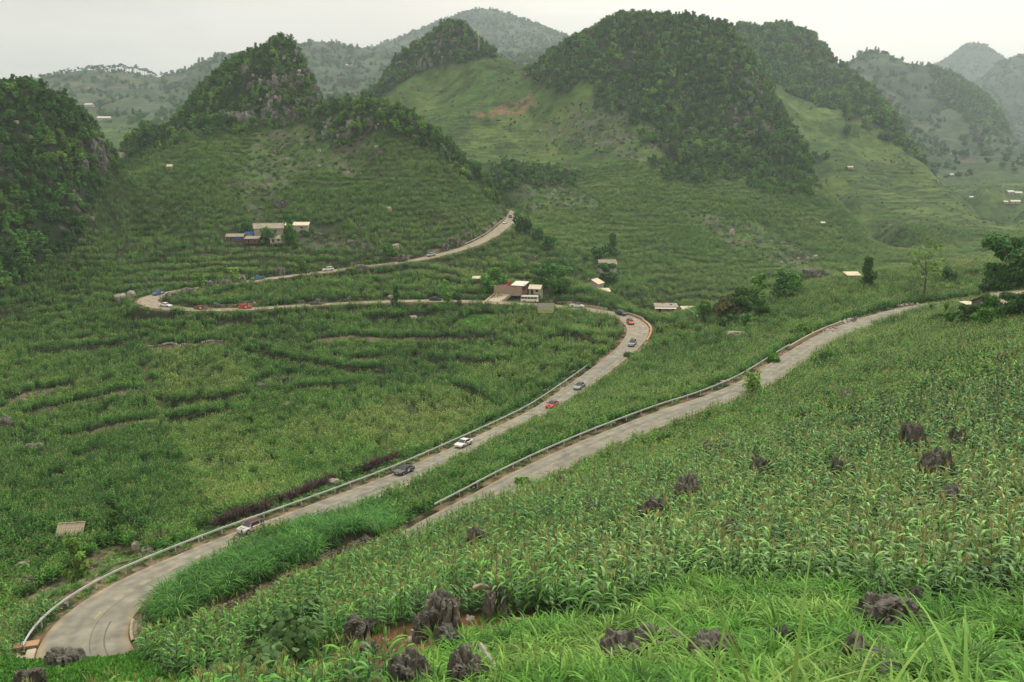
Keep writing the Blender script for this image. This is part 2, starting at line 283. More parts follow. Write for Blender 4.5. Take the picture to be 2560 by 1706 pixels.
for L_ in STEPS:
    W_ = np.array([coarse(x, y) + (f,) for x, y, f in L_]); d = np.r_[0, np.cumsum(np.hypot(*np.diff(W_[:, :2], axis=0).T))]; q_ = np.arange(0, d[-1], .7)
    Wx, Wy, Wf = (np.interp(q_, d, W_[:, k]) for k in range(3)); Wx = Wx + fbm(q_ / 6, q_ * 0, 7) * .8; Wy = Wy + fbm(q_ / 6, q_ * 0, 8) * .8
    dl = np.full(GX.shape, 99.0); sg = np.zeros(GX.shape); en = np.zeros(GX.shape); tf = np.zeros(GX.shape)
    for k in range(len(q_)):
        j0, j1 = np.searchsorted(GY, [Wy[k] - 9, Wy[k] + 9]); s = sorted([(Wx[k] - 9) / (Wy[k] + Y0), (Wx[k] + 9) / (Wy[k] + Y0)]); i0, i1 = np.searchsorted(GS, s); sl = (slice(j0, j1), slice(i0, i1))
        e = np.hypot(GX[sl] - Wx[k], GYY[sl] - Wy[k]); m = e < dl[sl]; k2 = min(k + 1, len(q_) - 1); tx, ty = Wx[k2] - Wx[k2 - 1], Wy[k2] - Wy[k2 - 1]; cr_ = np.sign(tx * (GYY[sl] - Wy[k]) - ty * (GX[sl] - Wx[k]))
        dl[sl] = np.where(m, e, dl[sl]); sg[sl] = np.where(m, cr_, sg[sl]); en[sl] = np.where(m, min(1, q_[k] / 6, (q_[-1] - q_[k]) / 6), en[sl]); tf[sl] = np.where(m, Wf[k], tf[sl])
    sd_ = dl * sg; h_ = np.where(sd_ > 0, 1 - sstep(2, 9, sd_), 0) * sstep(-.3, .45, sd_) * .9 - np.where(sd_ <= 0, 1 - sstep(1, 8, -sd_), 0) * (1 - sstep(-.3, .45, sd_)) * .35
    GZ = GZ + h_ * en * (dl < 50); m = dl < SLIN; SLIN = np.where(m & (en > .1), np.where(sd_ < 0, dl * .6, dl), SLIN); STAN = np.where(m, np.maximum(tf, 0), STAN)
PATH = region([[(362,830),(380,830),(374,900),(376,960),(418,1050),(400,1056),(356,965),(358,900)]], 150, 300)
# ------------------------------------------------------------------ road bed
RD = np.full(GX.shape, 99.0); RZ = np.zeros(GX.shape); RW = np.zeros(GX.shape); RS = np.zeros(GX.shape); RK = np.zeros(GX.shape)
for k in range(len(ROAD)):
    x, y, z, w = ROAD[k]
    j0, j1 = np.searchsorted(GY, [y - 13, y + 13])
    s0 = (x - 13) / (y + (13 if x < 13 else -13) + Y0); s1 = (x + 13) / (y + (-13 if x > -13 else 13) + Y0)
    i0, i1 = np.searchsorted(GS, [min(s0, s1), max(s0, s1)])
    sl = (slice(j0, j1), slice(max(i0 - 1, 0), i1 + 1))
    dx = GX[sl] - x; dy = GYY[sl] - y; d = np.hypot(dx, dy); m = d < RD[sl]
    RD[sl] = np.where(m, d, RD[sl]); RW[sl] = np.where(m, w, RW[sl]); RK[sl] = np.where(m, k, RK[sl])
    RZ[sl] = np.where(m, z + (dx * ROAD_T[k, 0] + dy * ROAD_T[k, 1]) * ROAD_T[k, 2], RZ[sl])
    RS[sl] = np.where(m, np.sign(dx * ROAD_N[k, 0] + dy * ROAD_N[k, 1]), RS[sl])
_kc = [road_at(600, 1578, 50, 110), road_at(300, 1500, 60, 110)]; REX = np.zeros(GX.shape)
half = RW / 2 + 1.1 + np.where((GYY < 98) & (RD < 50) & (GX < -28) & (RS < 0), 2.8, 0) + np.where((GYY < 98) & (RD < 50) & (GX < -36) & (RS > 0), .6, 0)
lowc = np.where((GYY < 98) & (GX < -28) & (RS < 0) & (RD > RW / 2 + .3) & (RD < 50), .55, 0)
bw = np.where(GZ > RZ, np.where(GYY < 105, 1.2, 2.6), 4.5)
t = sstep(half, half + bw, RD); t = np.where(RD > 50, 1, t)
GZ = (RZ - .22 - lowc) * (1 - t) + GZ * t
wallm = (RK >= road_at(985, 1385, 60, 120)) & (RK <= road_at(312, 1712, 50, 100) + 14) & (RS > 0) & (RD > RW / 2 + 1.25) & (RD < 50)
GZ = np.where(wallm, np.maximum(GZ, RZ + .95 * (1 - sstep(RW / 2 + 4.5, RW / 2 + 8, RD)) + GZ * 0 - .0), GZ)
ROADM = RD < RW / 2 + .9
NEARROAD = (RD < RW / 2 + 3.2)
BANK = (t > .02) & (t < .98) & (GZ > RZ + .6)
# ------------------------------------------------------------------ sampling the finished ground
def gidx(X, Y):
    j = np.interp(Y, GY, np.arange(NY)); i = np.interp(X / (Y + Y0), GS, np.arange(NX)); return j, i
def samp(A, X, Y):
    X = np.asarray(X, float); Y = np.asarray(Y, float); j, i = gidx(X, Y)
    j0 = np.clip(np.floor(j).astype(int), 0, NY - 2); i0 = np.clip(np.floor(i).astype(int), 0, NX - 2); fj = j - j0; fi = i - i0
    return (A[j0, i0] * (1 - fi) + A[j0, i0 + 1] * fi) * (1 - fj) + (A[j0 + 1, i0] * (1 - fi) + A[j0 + 1, i0 + 1] * fi) * fj
def ground(x, y): return float(samp(GZ, x, y))
_march = np.concatenate([np.arange(5, 120, .25), np.arange(120, 600, .6), np.arange(600, 7400, 4)])
def at(px, py, ymin=5, ymax=7400):
    a, b, c = ray(px, py); Y = _march[(_march >= ymin) & (_march <= ymax)]; X = a / b * Y; Z = c / b * Y
    below = samp(GZ, X, Y) > Z
    if not below.any(): k = len(Y) - 1
    else: k = int(np.argmax(below))
    y = Y[k]; x = a / b * y
    return Vector((x, y, ground(x, y)))
# ------------------------------------------------------------------ material helpers
def mat(name):
    m = bpy.data.materials.new(name); m.use_nodes = True; nt = m.node_tree
    b = nt.nodes['Principled BSDF']; return m, nt, b
def simple(name, col, rough=.7, metal=0, noise=0, nscale=3.0, bump=0, spec=.3, col2=None):
    m, nt, b = mat(name); b.inputs['Roughness'].default_value = rough; b.inputs['Metallic'].default_value = metal
    b.inputs['Specular IOR Level'].default_value = spec
    b.inputs['Base Color'].default_value = (*col, 1)
    if noise or col2:
        tc = nt.nodes.new('ShaderNodeTexCoord'); n = nt.nodes.new('ShaderNodeTexNoise'); n.inputs['Scale'].default_value = nscale; n.inputs['Detail'].default_value = 6
        nt.links.new(tc.outputs['Object'], n.inputs['Vector'])
        r = nt.nodes.new('ShaderNodeValToRGB'); r.color_ramp.elements[0].position = .3; r.color_ramp.elements[1].position = .7
        c2 = col2 or tuple(min(1, c * (1 + noise)) for c in col); c1 = col if col2 else tuple(c * (1 - noise) for c in col)
        r.color_ramp.elements[0].color = (*c1, 1); r.color_ramp.elements[1].color = (*c2, 1)
        nt.links.new(n.outputs['Fac'], r.inputs['Fac']); nt.links.new(r.outputs['Color'], b.inputs['Base Color'])
        if bump:
            bp = nt.nodes.new('ShaderNodeBump'); bp.inputs['Strength'].default_value = bump; bp.inputs['Distance'].default_value = .05
            nt.links.new(n.outputs['Fac'], bp.inputs['Height']); nt.links.new(bp.outputs[0], b.inputs['Normal'])
    return m
# ------------------------------------------------------------------ ground mesh
def mesh_obj(name, verts, faces, mats, parent=None, smooth=False, mi=None, link=True):
    me = bpy.data.meshes.new(name); me.from_pydata(verts, [], faces)
    for m in (mats if isinstance(mats, (list, tuple)) else [mats]): me.materials.append(m)
    if mi is not None: me.polygons.foreach_set('material_index', mi)
    if smooth: me.polygons.foreach_set('use_smooth', [True] * len(me.polygons))
    me.update()
    if not link: return me
    o = bpy.data.objects.new(name, me); COL.objects.link(o)
    if parent: o.parent = parent
    return o
def grid_mesh(name, V, ny, nx, m):
    me = bpy.data.meshes.new(name); nf = (ny - 1) * (nx - 1)
    me.vertices.add(len(V)); me.vertices.foreach_set('co', V.astype(np.float32).ravel())
    idx = np.arange(ny * nx).reshape(ny, nx)
    F = np.stack([idx[:-1, :-1], idx[:-1, 1:], idx[1:, 1:], idx[1:, :-1]], -1).reshape(-1, 4)
    me.loops.add(nf * 4); me.loops.foreach_set('vertex_index', F.ravel().astype(np.int32))
    me.polygons.add(nf); me.polygons.foreach_set('loop_start', np.arange(0, nf * 4, 4, dtype=np.int32)); me.polygons.foreach_set('loop_total', np.full(nf, 4, np.int32))
    me.polygons.foreach_set('use_smooth', np.ones(nf, bool)); me.update(calc_edges=True); me.materials.append(m)
    return me
def mixc(a, b, w): return a * (1 - w[..., None]) + np.array(b) * w[..., None]
n0 = fbm(GX / 11, GYY / 6, 79, 4)
n1 = fbm(GX / 6, GYY / 6, 81); n2 = fbm(GX / 30, GYY / 30, 83); n3 = fbm(GX / 2, GYY / 2, 85, 3)
GC = np.zeros(GX.shape + (3,)) + np.array([.040, .070, .022])
GC = mixc(GC, (.062, .105, .030), sstep(-.3, .4, n2))
GC = mixc(GC, (.075, .145, .032), sstep(330, 520, GYY) * sstep(-.45, .25, n0) * .85)
GC = mixc(GC, (.135, .19, .05), sstep(450, 700, GYY) * sstep(.0, .5, n2 + .5 * n0) * .7)
GC = mixc(GC, (.085, .070, .040), sstep(.2, .6, n1) * .45 * (GYY < 1000))
farc = sstep(1150, 1450, GYY)
farcol = mixc(np.zeros_like(GC) + np.array([.045, .08, .04]), (.085, .115, .06), sstep(-.2, .3, fbm(GX / 60, GYY / 60, 87, 4)))
farcol = mixc(farcol, (.035, .055, .028), sstep(.0, .35, fbm(GX / 35, GYY / 35, 88, 5)))
farcol = mixc(farcol, (.16, .12, .07), sstep(.42, .6, fbm(GX / 40, GYY / 40, 89, 3)) * .6)
GC = GC * (1 - farc[..., None]) + farcol * farc[..., None]
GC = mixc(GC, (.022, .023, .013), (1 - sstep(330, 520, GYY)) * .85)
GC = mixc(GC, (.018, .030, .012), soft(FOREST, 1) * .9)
GC = mixc(GC, (.14, .125, .11), soft(FOREST, 1) * sstep(.28, .5, fbm(GX / 12, GYY / 5, 90, 4)) * .75 * sstep(-.3, .2, fbm(GX / 2.5, GYY / 1.2, 91, 3)))
GC = mixc(GC, (.15, .14, .115), soft(ROCKY, 1) * sstep(-.1, .35, n1 + n3 * .5) * .55)
GC = mixc(GC, (.050, .060, .026), np.clip(RISER * 1.3, 0, 1) * .6 * (GYY > 250) + np.clip(RISER, 0, 1) * .45 * (GYY <= 250))  # distant risers: shadow of the crop plants painted into the ground colour
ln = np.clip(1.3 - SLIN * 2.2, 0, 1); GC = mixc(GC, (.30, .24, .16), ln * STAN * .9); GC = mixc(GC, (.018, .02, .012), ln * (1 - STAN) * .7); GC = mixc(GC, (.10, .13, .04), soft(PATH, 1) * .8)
GC = mixc(GC, (.23, .135, .085), soft(REDSOIL, 1) * sstep(-.35, .25, n1 + n3 * .6) * .85)
GC = mixc(GC, (.20, .095, .055), soft(SOIL, 3) * .95); GC = mixc(GC, (.26, .18, .11), soft(SOIL, 3) * sstep(.1, .5, n3) * .6)
GC = mixc(GC, (.075, .19, .022), soft(BPATCH | MEADOW, 1) * .8)
GC = mixc(GC, (.15, .16, .07), soft(VERGE, 2) * sstep(-.4, .2, n3) * .8); GC = mixc(GC, (.30, .22, .15), soft(VERGE, 2) * sstep(.15, .4, n1) * .8)
sh = ((RD < RW / 2 + 1.6) & (RD < 50)).astype(float)
GC = mixc(GC, (.30, .22, .13), soft(sh > 0, 1) * sstep(-.6, .2, n3) * .8)
GC = mixc(GC, (.26, .19, .12), BANK * sstep(-.2, .3, n1) * .8 * (GYY > 250))
mT, nt, bT = mat('ground_earth_and_grass'); bT.inputs['Roughness'].default_value = .95; bT.inputs['Specular IOR Level'].default_value = .1
_a = nt.nodes.new('ShaderNodeAttribute'); _a.attribute_name = 'col'; _tc = nt.nodes.new('ShaderNodeTexCoord')
_n = nt.nodes.new('ShaderNodeTexNoise'); _n.inputs['Scale'].default_value = .9; _n.inputs['Detail'].default_value = 9; _n.inputs['Roughness'].default_value = .7
nt.links.new(_tc.outputs['Object'], _n.inputs['Vector'])
_n2 = nt.nodes.new('ShaderNodeTexNoise'); _n2.inputs['Scale'].default_value = .12; _n2.inputs['Detail'].default_value = 8; _n2.inputs['Roughness'].default_value = .65; nt.links.new(_tc.outputs['Object'], _n2.inputs['Vector'])
_av = nt.nodes.new('ShaderNodeMath'); _av.operation = 'ADD'; nt.links.new(_n.outputs['Fac'], _av.inputs[0]); nt.links.new(_n2.outputs['Fac'], _av.inputs[1])
_mr = nt.nodes.new('ShaderNodeMapRange'); _mr.inputs['From Min'].default_value = .7; _mr.inputs['From Max'].default_value = 1.3; _mr.inputs['To Min'].default_value = .45; _mr.inputs['To Max'].default_value = 1.6
nt.links.new(_av.outputs[0], _mr.inputs['Value'])
_vm = nt.nodes.new('ShaderNodeVectorMath'); _vm.operation = 'SCALE'; nt.links.new(_a.outputs['Color'], _vm.inputs[0]); nt.links.new(_mr.outputs[0], _vm.inputs['Scale']); nt.links.new(_vm.outputs[0], bT.inputs['Base Color'])
_bp = nt.nodes.new('ShaderNodeBump'); _bp.inputs['Strength'].default_value = .8; _bp.inputs['Distance'].default_value = .6; nt.links.new(_av.outputs[0], _bp.inputs['Height']); nt.links.new(_bp.outputs[0], bT.inputs['Normal'])
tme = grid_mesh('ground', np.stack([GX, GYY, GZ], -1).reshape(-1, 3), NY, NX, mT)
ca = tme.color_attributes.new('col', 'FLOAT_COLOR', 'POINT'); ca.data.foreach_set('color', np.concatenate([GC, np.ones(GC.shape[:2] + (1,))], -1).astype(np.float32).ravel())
ter = bpy.data.objects.new('ground', tme); COL.objects.link(ter)
def tag(o, label=None, cat=None, group=None, kind=None):
    if label: o['label'] = label
    if cat: o['category'] = cat
    if group: o['group'] = group
    if kind: o['kind'] = kind
    return o
tag(ter, 'green terraced valley floor, slopes and karst hills', kind='structure')
# ------------------------------------------------------------------ road surface
mR, nt, bR = mat('worn_asphalt'); bR.inputs['Roughness'].default_value = .85
_a = nt.nodes.new('ShaderNodeAttribute'); _a.attribute_name = 'col'; _tc = nt.nodes.new('ShaderNodeTexCoord')
_n = nt.nodes.new('ShaderNodeTexNoise'); _n.inputs['Scale'].default_value = .55; _n.inputs['Detail'].default_value = 8; nt.links.new(_tc.outputs['Object'], _n.inputs['Vector'])
_mr = nt.nodes.new('ShaderNodeMapRange'); _mr.inputs['From Min'].default_value = .32; _mr.inputs['From Max'].default_value = .68; _mr.inputs['To Min'].default_value = .70; _mr.inputs['To Max'].default_value = 1.2
nt.links.new(_n.outputs['Fac'], _mr.inputs['Value']); _vm = nt.nodes.new('ShaderNodeVectorMath'); _vm.operation = 'SCALE'
nt.links.new(_a.outputs['Color'], _vm.inputs[0]); nt.links.new(_mr.outputs[0], _vm.inputs['Scale']); nt.links.new(_vm.outputs[0], bR.inputs['Base Color'])
nr = len(ROAD); off = np.r_[-1, np.linspace(-.96, .96, 23), 1]; nc = len(off)
OX = ROAD[:, 3:4] / 2 * off[None]
RVx = ROAD[:, 0:1] + ROAD_N[:, 0:1] * OX; RVy = ROAD[:, 1:2] + ROAD_N[:, 1:2] * OX
crown = .05 * (1 - off[None] ** 2)
RVz = ROAD[:, 2:3] + crown - np.where(np.abs(off[None]) > .99, .12, 0)
rme = grid_mesh('road', np.stack([RVx, RVy, RVz], -1).reshape(-1, 3), nr, nc, mR)
arc = np.arange(nr)[:, None] * 1.0 + 0 * off[None]; oo = off[None] + 0 * arc
asph = np.zeros((nr, nc, 3)) + np.array([.265, .25, .188])
wheel = np.exp(-((np.abs(oo) - .28) / .10) ** 2) + np.exp(-((np.abs(oo) - .72) / .10) ** 2)
asph = mixc(asph, (.205, .19, .16), np.clip(wheel, 0, 1) * (.45 + .5 * vnoise(arc / 14, oo * 2, 5)))
asph = mixc(asph, (.17, .163, .15), np.exp(-((oo - .1 - .14 * fbm(arc / 40, 0 * oo, 7)) / .18) ** 2) * sstep(-.2, .3, fbm(arc / 25, oo, 9)) * .7)
asph = mixc(asph, (.36, .28, .17), sstep(.8, .97, np.abs(oo) + .12 * fbm(arc / 5, oo * 3, 11)) * .85)
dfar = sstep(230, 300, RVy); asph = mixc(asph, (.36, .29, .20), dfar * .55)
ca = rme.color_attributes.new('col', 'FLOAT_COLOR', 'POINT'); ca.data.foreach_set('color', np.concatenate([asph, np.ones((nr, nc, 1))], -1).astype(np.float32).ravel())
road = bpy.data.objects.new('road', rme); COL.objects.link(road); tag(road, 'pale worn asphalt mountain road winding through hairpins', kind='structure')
def road_pt(k, o=0.0, dz=0.0):
    k = min(max(k, 0), nr - 1); i = int(k); f = k - i; r = ROAD[i] * (1 - f) + ROAD[min(i + 1, nr - 1)] * f; n = ROAD_N[i]
    u = min(1, abs(o) / (r[3] / 2)); return Vector((r[0] + n[0] * o, r[1] + n[1] * o, r[2] + .05 * (1 - u * u) + dz))
# centre dashes
mDash = simple('faded_yellow_paint', (.42, .33, .17), .8, noise=.25, nscale=4)
def strip(name, k0, k1, o0, o1, dz, m, parent, step=1.0):
    ks = np.arange(k0, k1 + 1e-6, step); v = []; f = []
    for k in ks: v += [road_pt(k, o0, dz)[:], road_pt(k, o1, dz)[:]]
    for i in range(len(ks) - 1): f.append((2 * i, 2 * i + 1, 2 * i + 3, 2 * i + 2))
    return mesh_obj(name, v, f, m, parent)
kA0, kA1 = road_at(2200, 795), road_at(1215, 1250); kB0, kB1 = road_at(240, 1545, 70, 110), road_at(1440, 970)
k = kA0
while k < kA1: strip('centre_dash', k, k + 1.6, -.09, .09, .008, mDash, road, .8); k += 4.6
k = kB0
while k < kB1: strip('centre_dash', k, k + 1.6, -.09 , .09, .008, mDash, road, .8); k += 4.6
mTyre = simple('tyre_rubber_mark', (.145, .138, .125), .85, noise=.3, nscale=.6)
kk = road_at(205, 1625, 60, 100)
strip('tyre_mark', kk - 5, kk + 34, .55, .66, .009, mTyre, road)
strip('tyre_mark', kk - 4, kk + 6, 1.9, 2.06, .009, mTyre, road)
# ------------------------------------------------------------------ plants: leaf materials
def leafmat(name, c0, c1, c2=None, trans=.24, rough=.55):
    """c0..c1 by the plant's own tint; every plant varies a little in lightness"""
    m = bpy.data.materials.new(name); m.use_nodes = True; nt = m.node_tree; nt.nodes.clear(); N = nt.nodes.new; L = nt.links.new
    out = N('ShaderNodeOutputMaterial'); at_ = N('ShaderNodeAttribute'); at_.attribute_type = 'INSTANCER'; at_.attribute_name = 'tint'
    oi = N('ShaderNodeObjectInfo'); geo = N('ShaderNodeNewGeometry')
    cr = N('ShaderNodeValToRGB'); e = cr.color_ramp.elements; e[0].color = (*c0, 1); e[1].color = (*c1, 1)
    if c2: k = e.new(1.0); e[1].position = .5; k.color = (*c2, 1)
    ad = N('ShaderNodeMath'); ad.operation = 'ADD'
    m1 = N('ShaderNodeMath'); m1.operation = 'MULTIPLY_ADD'; m1.inputs[1].default_value = .35; m1.inputs[2].default_value = -.17; L(geo.outputs['Random Per Island'], m1.inputs[0])
    L(at_.outputs['Fac'], ad.inputs[0]); L(m1.outputs[0], ad.inputs[1]); L(ad.outputs[0], cr.inputs['Fac'])
    mr = N('ShaderNodeMapRange'); mr.inputs['To Min'].default_value = .60; mr.inputs['To Max'].default_value = 1.42; L(oi.outputs['Random'], mr.inputs['Value'])
    mr2 = N('ShaderNodeMapRange'); mr2.inputs['To Min'].default_value = .55; mr2.inputs['To Max'].default_value = 1.38; L(geo.outputs['Random Per Island'], mr2.inputs['Value'])
    mm = N('ShaderNodeMath'); mm.operation = 'MULTIPLY'; L(mr.outputs[0], mm.inputs[0]); L(mr2.outputs[0], mm.inputs[1])
    sc = N('ShaderNodeVectorMath'); sc.operation = 'SCALE'; L(cr.outputs['Color'], sc.inputs[0]); L(mm.outputs[0], sc.inputs['Scale'])
    d = N('ShaderNodeBsdfPrincipled'); d.inputs['Roughness'].default_value = rough; d.inputs['Specular IOR Level'].default_value = .2; L(sc.outputs[0], d.inputs['Base Color'])
    t = N('ShaderNodeBsdfTranslucent'); L(sc.outputs[0], t.inputs['Color']); mx = N('ShaderNodeMixShader'); mx.inputs[0].default_value = trans
    L(d.outputs[0], mx.inputs[1]); L(t.outputs[0], mx.inputs[2]); L(mx.outputs[0], out.inputs['Surface'])
    return m
mCorn = leafmat('maize_leaf', (.040, .175, .016), (.100, .290, .032), (.22, .34, .07), trans=.28, rough=.42)
mCornN = leafmat('maize_leaf_near', (.040, .165, .014), (.095, .270, .030), (.21, .35, .085), trans=.14, rough=.42)
mCornN.node_tree.nodes['Principled BSDF'].inputs['Specular IOR Level'].default_value = .4
mTassel = leafmat('maize_tassel', (.42, .46, .15), (.60, .54, .24), trans=.2)
mStalk = simple('maize_stalk', (.10, .15, .04), .7)
mEleph = leafmat('tall_grass_blade', (.036, .145, .020), (.080, .245, .040), (.22, .40, .09))
mBright = leafmat('young_grass_blade', (.055, .20, .020), (.125, .31, .038), (.25, .38, .085))
mPurple = leafmat('purple_grass_blade', (.050, .024, .030), (.105, .048, .056), trans=.15)
mTree = leafmat('broadleaf_foliage', (.036, .130, .016), (.092, .240, .028), (.23, .38, .06), trans=.25)
mLime = leafmat('pale_green_foliage', (.13, .25, .05), (.20, .31, .07), trans=.4)
mOlive = leafmat('olive_feathery_foliage', (.085, .10, .022), (.12, .13, .03), trans=.3)
mBark = simple('grey_bark', (.13, .105, .075), .9, noise=.3, nscale=2)
mBanana = leafmat('banana_leaf', (.07, .17, .02), (.14, .29, .04), trans=.4)
mRound = leafmat('large_round_leaf', (.075, .17, .045), (.14, .26, .085), trans=.25)
mRock = simple('dark_karst_limestone', (.050, .048, .040), .95, nscale=2.6, col2=(.215, .205, .17), bump=1.0)
mRockL = simple('pale_broken_limestone', (.20, .17, .14), .95, nscale=1.2, col2=(.46, .40, .33), bump=.7)
mRockM = simple('grey_brown_limestone', (.085, .081, .068), .95, nscale=1.8, col2=(.28, .265, .22), bump=.9)
mConc = simple('stained_concrete', (.36, .29, .20), .9, nscale=.7, col2=(.50, .42, .31))
mWall = simple('rubble_stone', (.16, .135, .11), .95, nscale=.9, col2=(.33, .28, .23), bump=.5)
mSteel = simple('galvanised_steel', (.52, .51, .48), .6, 0, noise=.15, nscale=.5)
# ------------------------------------------------------------------ plants: meshes
class MB:
    def __init__(s): s.v = []; s.f = []; s.m = []
    def quad(s, a, b, c, d, mi=0):
        n = len(s.v); s.v += [tuple(a), tuple(b), tuple(c), tuple(d)]; s.f.append((n, n + 1, n + 2, n + 3)); s.m.append(mi)
    def blade(s, base, az, L, w, e0, e1, segs=4, mi=0, twist=0, peak=.35, tip=.04):
        """an arching leaf: elevation falls from e0 to e1 (degrees) along its length"""
        p = Vector(base); ca, sa = math.cos(az), math.sin(az); side = Vector((-sa, ca, twist)).normalized(); n = len(s.v)
        for i in range(segs + 1):
            t = i / segs; ww = w * (t / peak * .6 + .4 if t < peak else 1 - (1 - tip) * ((t - peak) / (1 - peak)) ** 1.5) / 2
            s.v += [tuple(p - side * ww), tuple(p + side * ww)]
            el = R(e0 + (e1 - e0) * (t + .5 / segs)); p = p + Vector((ca * math.cos(el), sa * math.cos(el), math.sin(el))) * (L / segs)
        for i in range(segs): s.f.append((n + 2 * i, n + 2 * i + 1, n + 2 * i + 3, n + 2 * i + 2)); s.m.append(mi)
    def tube(s, pts, r0, r1, sides=5, mi=0, cap=True):
        n = len(s.v); P_ = [Vector(p) for p in pts]
        for i, p in enumerate(P_):
            d = (P_[min(i + 1, len(P_) - 1)] - P_[max(i - 1, 0)]).normalized(); a = d.orthogonal().normalized(); b = d.cross(a); r = r0 + (r1 - r0) * i / (len(P_) - 1)
            for k in range(sides): t = k / sides * 2 * math.pi; s.v.append(tuple(p + (a * math.cos(t) + b * math.sin(t)) * r))
        for i in range(len(P_) - 1):
            for k in range(sides): q = (k + 1) % sides; s.f.append((n + i * sides + k, n + i * sides + q, n + (i + 1) * sides + q, n + (i + 1) * sides + k)); s.m.append(mi)
        if cap: s.f.append(tuple(n + (len(P_) - 1) * sides + k for k in range(sides))); s.m.append(mi); s.f.append(tuple(n + sides - 1 - k for k in range(sides))); s.m.append(mi)
    def box(s, c, d, rz=0, mi=0, taper=1.0):
        n = len(s.v); ca, sa = math.cos(rz), math.sin(rz)
        for z in (-1, 1):
            for x, y in ((-1, -1), (1, -1), (1, 1), (-1, 1)):
                k = taper if z > 0 else 1; X = x * d[0] / 2 * k; Y = y * d[1] / 2 * k; s.v.append((c[0] + X * ca - Y * sa, c[1] + X * sa + Y * ca, c[2] + z * d[2] / 2))
        for f in ((3, 2, 1, 0), (4, 5, 6, 7), (0, 1, 5, 4), (1, 2, 6, 5), (2, 3, 7, 6), (3, 0, 4, 7)): s.f.append(tuple(n + i for i in f)); s.m.append(mi)
    def prism(s, prof, a, b, mi=0):
        """prof: points (y, z); extruded along x from a to b"""
        n = len(s.v); k = len(prof)
        for x in (a, b): s.v += [(x, y, z) for y, z in prof]
        for i in range(k): j = (i + 1) % k; s.f.append((n + i, n + j, n + k + j, n + k + i)); s.m.append(mi)
        s.f.append(tuple(n + k - 1 - i for i in range(k))); s.m.append(mi); s.f.append(tuple(n + k + i for i in range(k))); s.m.append(mi)
    def mesh(s, name, mats): return mesh_obj(name, s.v, s.f, mats, mi=s.m, link=False)
    def obj(s, name, mats, parent=None, smooth=False):
        return mesh_obj(name, s.v, s.f, mats, parent, smooth, s.m)
rr = random.uniform
def corn_into(b, x, y, h, lod, lean=.06):
    ax, ay = rr(-lean, lean), rr(-lean, lean); top = (x + ax * h, y + ay * h, h * .86)
    b.tube([(x, y, 0), top], .016, .008, 3, 1, False)
    n = 9 if lod == 0 else 6; az = rr(0, 6.28)
    for i in range(n):
        t = .14 + .80 * i / n; az += math.pi + rr(-.5, .5); L = h * rr(.34, .48) * (1.05 - .45 * abs(t - .5)); w = (.135 if lod == 0 else .20)
        b.blade((x + ax * h * t, y + ay * h * t, h * .86 * t), az, L, w, rr(55, 74), rr(-62, -15), 5 if lod == 0 else 3, 0)
    for i in range(7 if lod == 0 else 3):
        b.blade((top[0], top[1], top[2] - .04), rr(0, 6.28), h * rr(.15, .21), .034 if lod == 0 else .050, rr(68, 85), rr(55, 70), 2 if lod == 0 else 1, 2, tip=.5)
def protos(name, makers):
    c = bpy.data.collections.new(name)          # masters for the scattered masses; never linked into the scene itself
    for i, me in enumerate(makers): c.objects.link(bpy.data.objects.new('%s_%02d' % (name, i), me))
    return c
def mk_corn(h, lod): b = MB(); corn_into(b, 0, 0, h, lod); return b.mesh('maize_plant', [mCornN, mStalk, mTassel])
def mk_clump(n, rad, h):
    b = MB()
    for i in range(n): a = rr(0, 6.28); r = rad * math.sqrt(rr(0, 1)); corn_into(b, r * math.cos(a), r * math.sin(a), h * rr(.82, 1.1), 1)
    return b.mesh('maize_clump', [mCorn, mStalk, mTassel])
def mk_grass(n, h, w, spread, m, e1=(-60, 10), segs=5):
    b = MB()
    for i in range(n):
        a = rr(0, 6.28); r = spread * math.sqrt(rr(0, 1)); t = rr(.65, 1.1)
        b.blade((r * math.cos(a), r * math.sin(a), rr(0, h * .25)), a + rr(-.9, .9), h * t, w * rr(.7, 1.2), rr(62, 88), rr(*e1), segs, 0, peak=.4)
    return b.mesh('grass_clump', [m])
PC_corn = protos('maize_near', [mk_corn(h, 0) for h in (2.3, 2.5, 2.1, 2.4, 2.2, 2.6)])
PC_clump = protos('maize_far', [mk_clump(6, 1.25, 2.15) for _ in range(6)])
PC_eleph = protos('tall_grass', [mk_grass(46, 2.5, .075, .40, mEleph, (-75, -10), 5) for _ in range(5)])
PC_bright = protos('young_grass', [mk_grass(34, 1.25, .058, .15, mBright, (-75, 0), 5) for _ in range(6)])
PC_tuft = protos('grass_tuft', [mk_grass(26, .55, .05, .22, mEleph, (-50, 30), 3) for _ in range(4)])
PC_sprout = protos('cut_stool', [mk_grass(22, .62, .055, .13, mBright, (60, 88), 2) for _ in range(3)])
def leafcards(b, c, r, n, s, mi=0, flat=.75, up=.35):
    for _ in range(n):
        d = Vector((rr(-1, 1), rr(-1, 1), rr(-.75, 1))).normalized(); k = r * rr(.62, 1.06)
        p = Vector(c) + Vector((d.x * k, d.y * k, d.z * k * flat)); nrm = (d + Vector((rr(-.8, .8), rr(-.8, .8), rr(-.3, .8) + up))).normalized()
        a = nrm.orthogonal().normalized(); q = nrm.cross(a); t = rr(0, 6.28); a, q = a * math.cos(t) + q * math.sin(t), q * math.cos(t) - a * math.sin(t)
        l = s * rr(.6, 1.3); b.quad(p - a * l, p - q * l * .5 + nrm * l * .12, p + a * l, p + q * l * .5 + nrm * l * .12, mi)
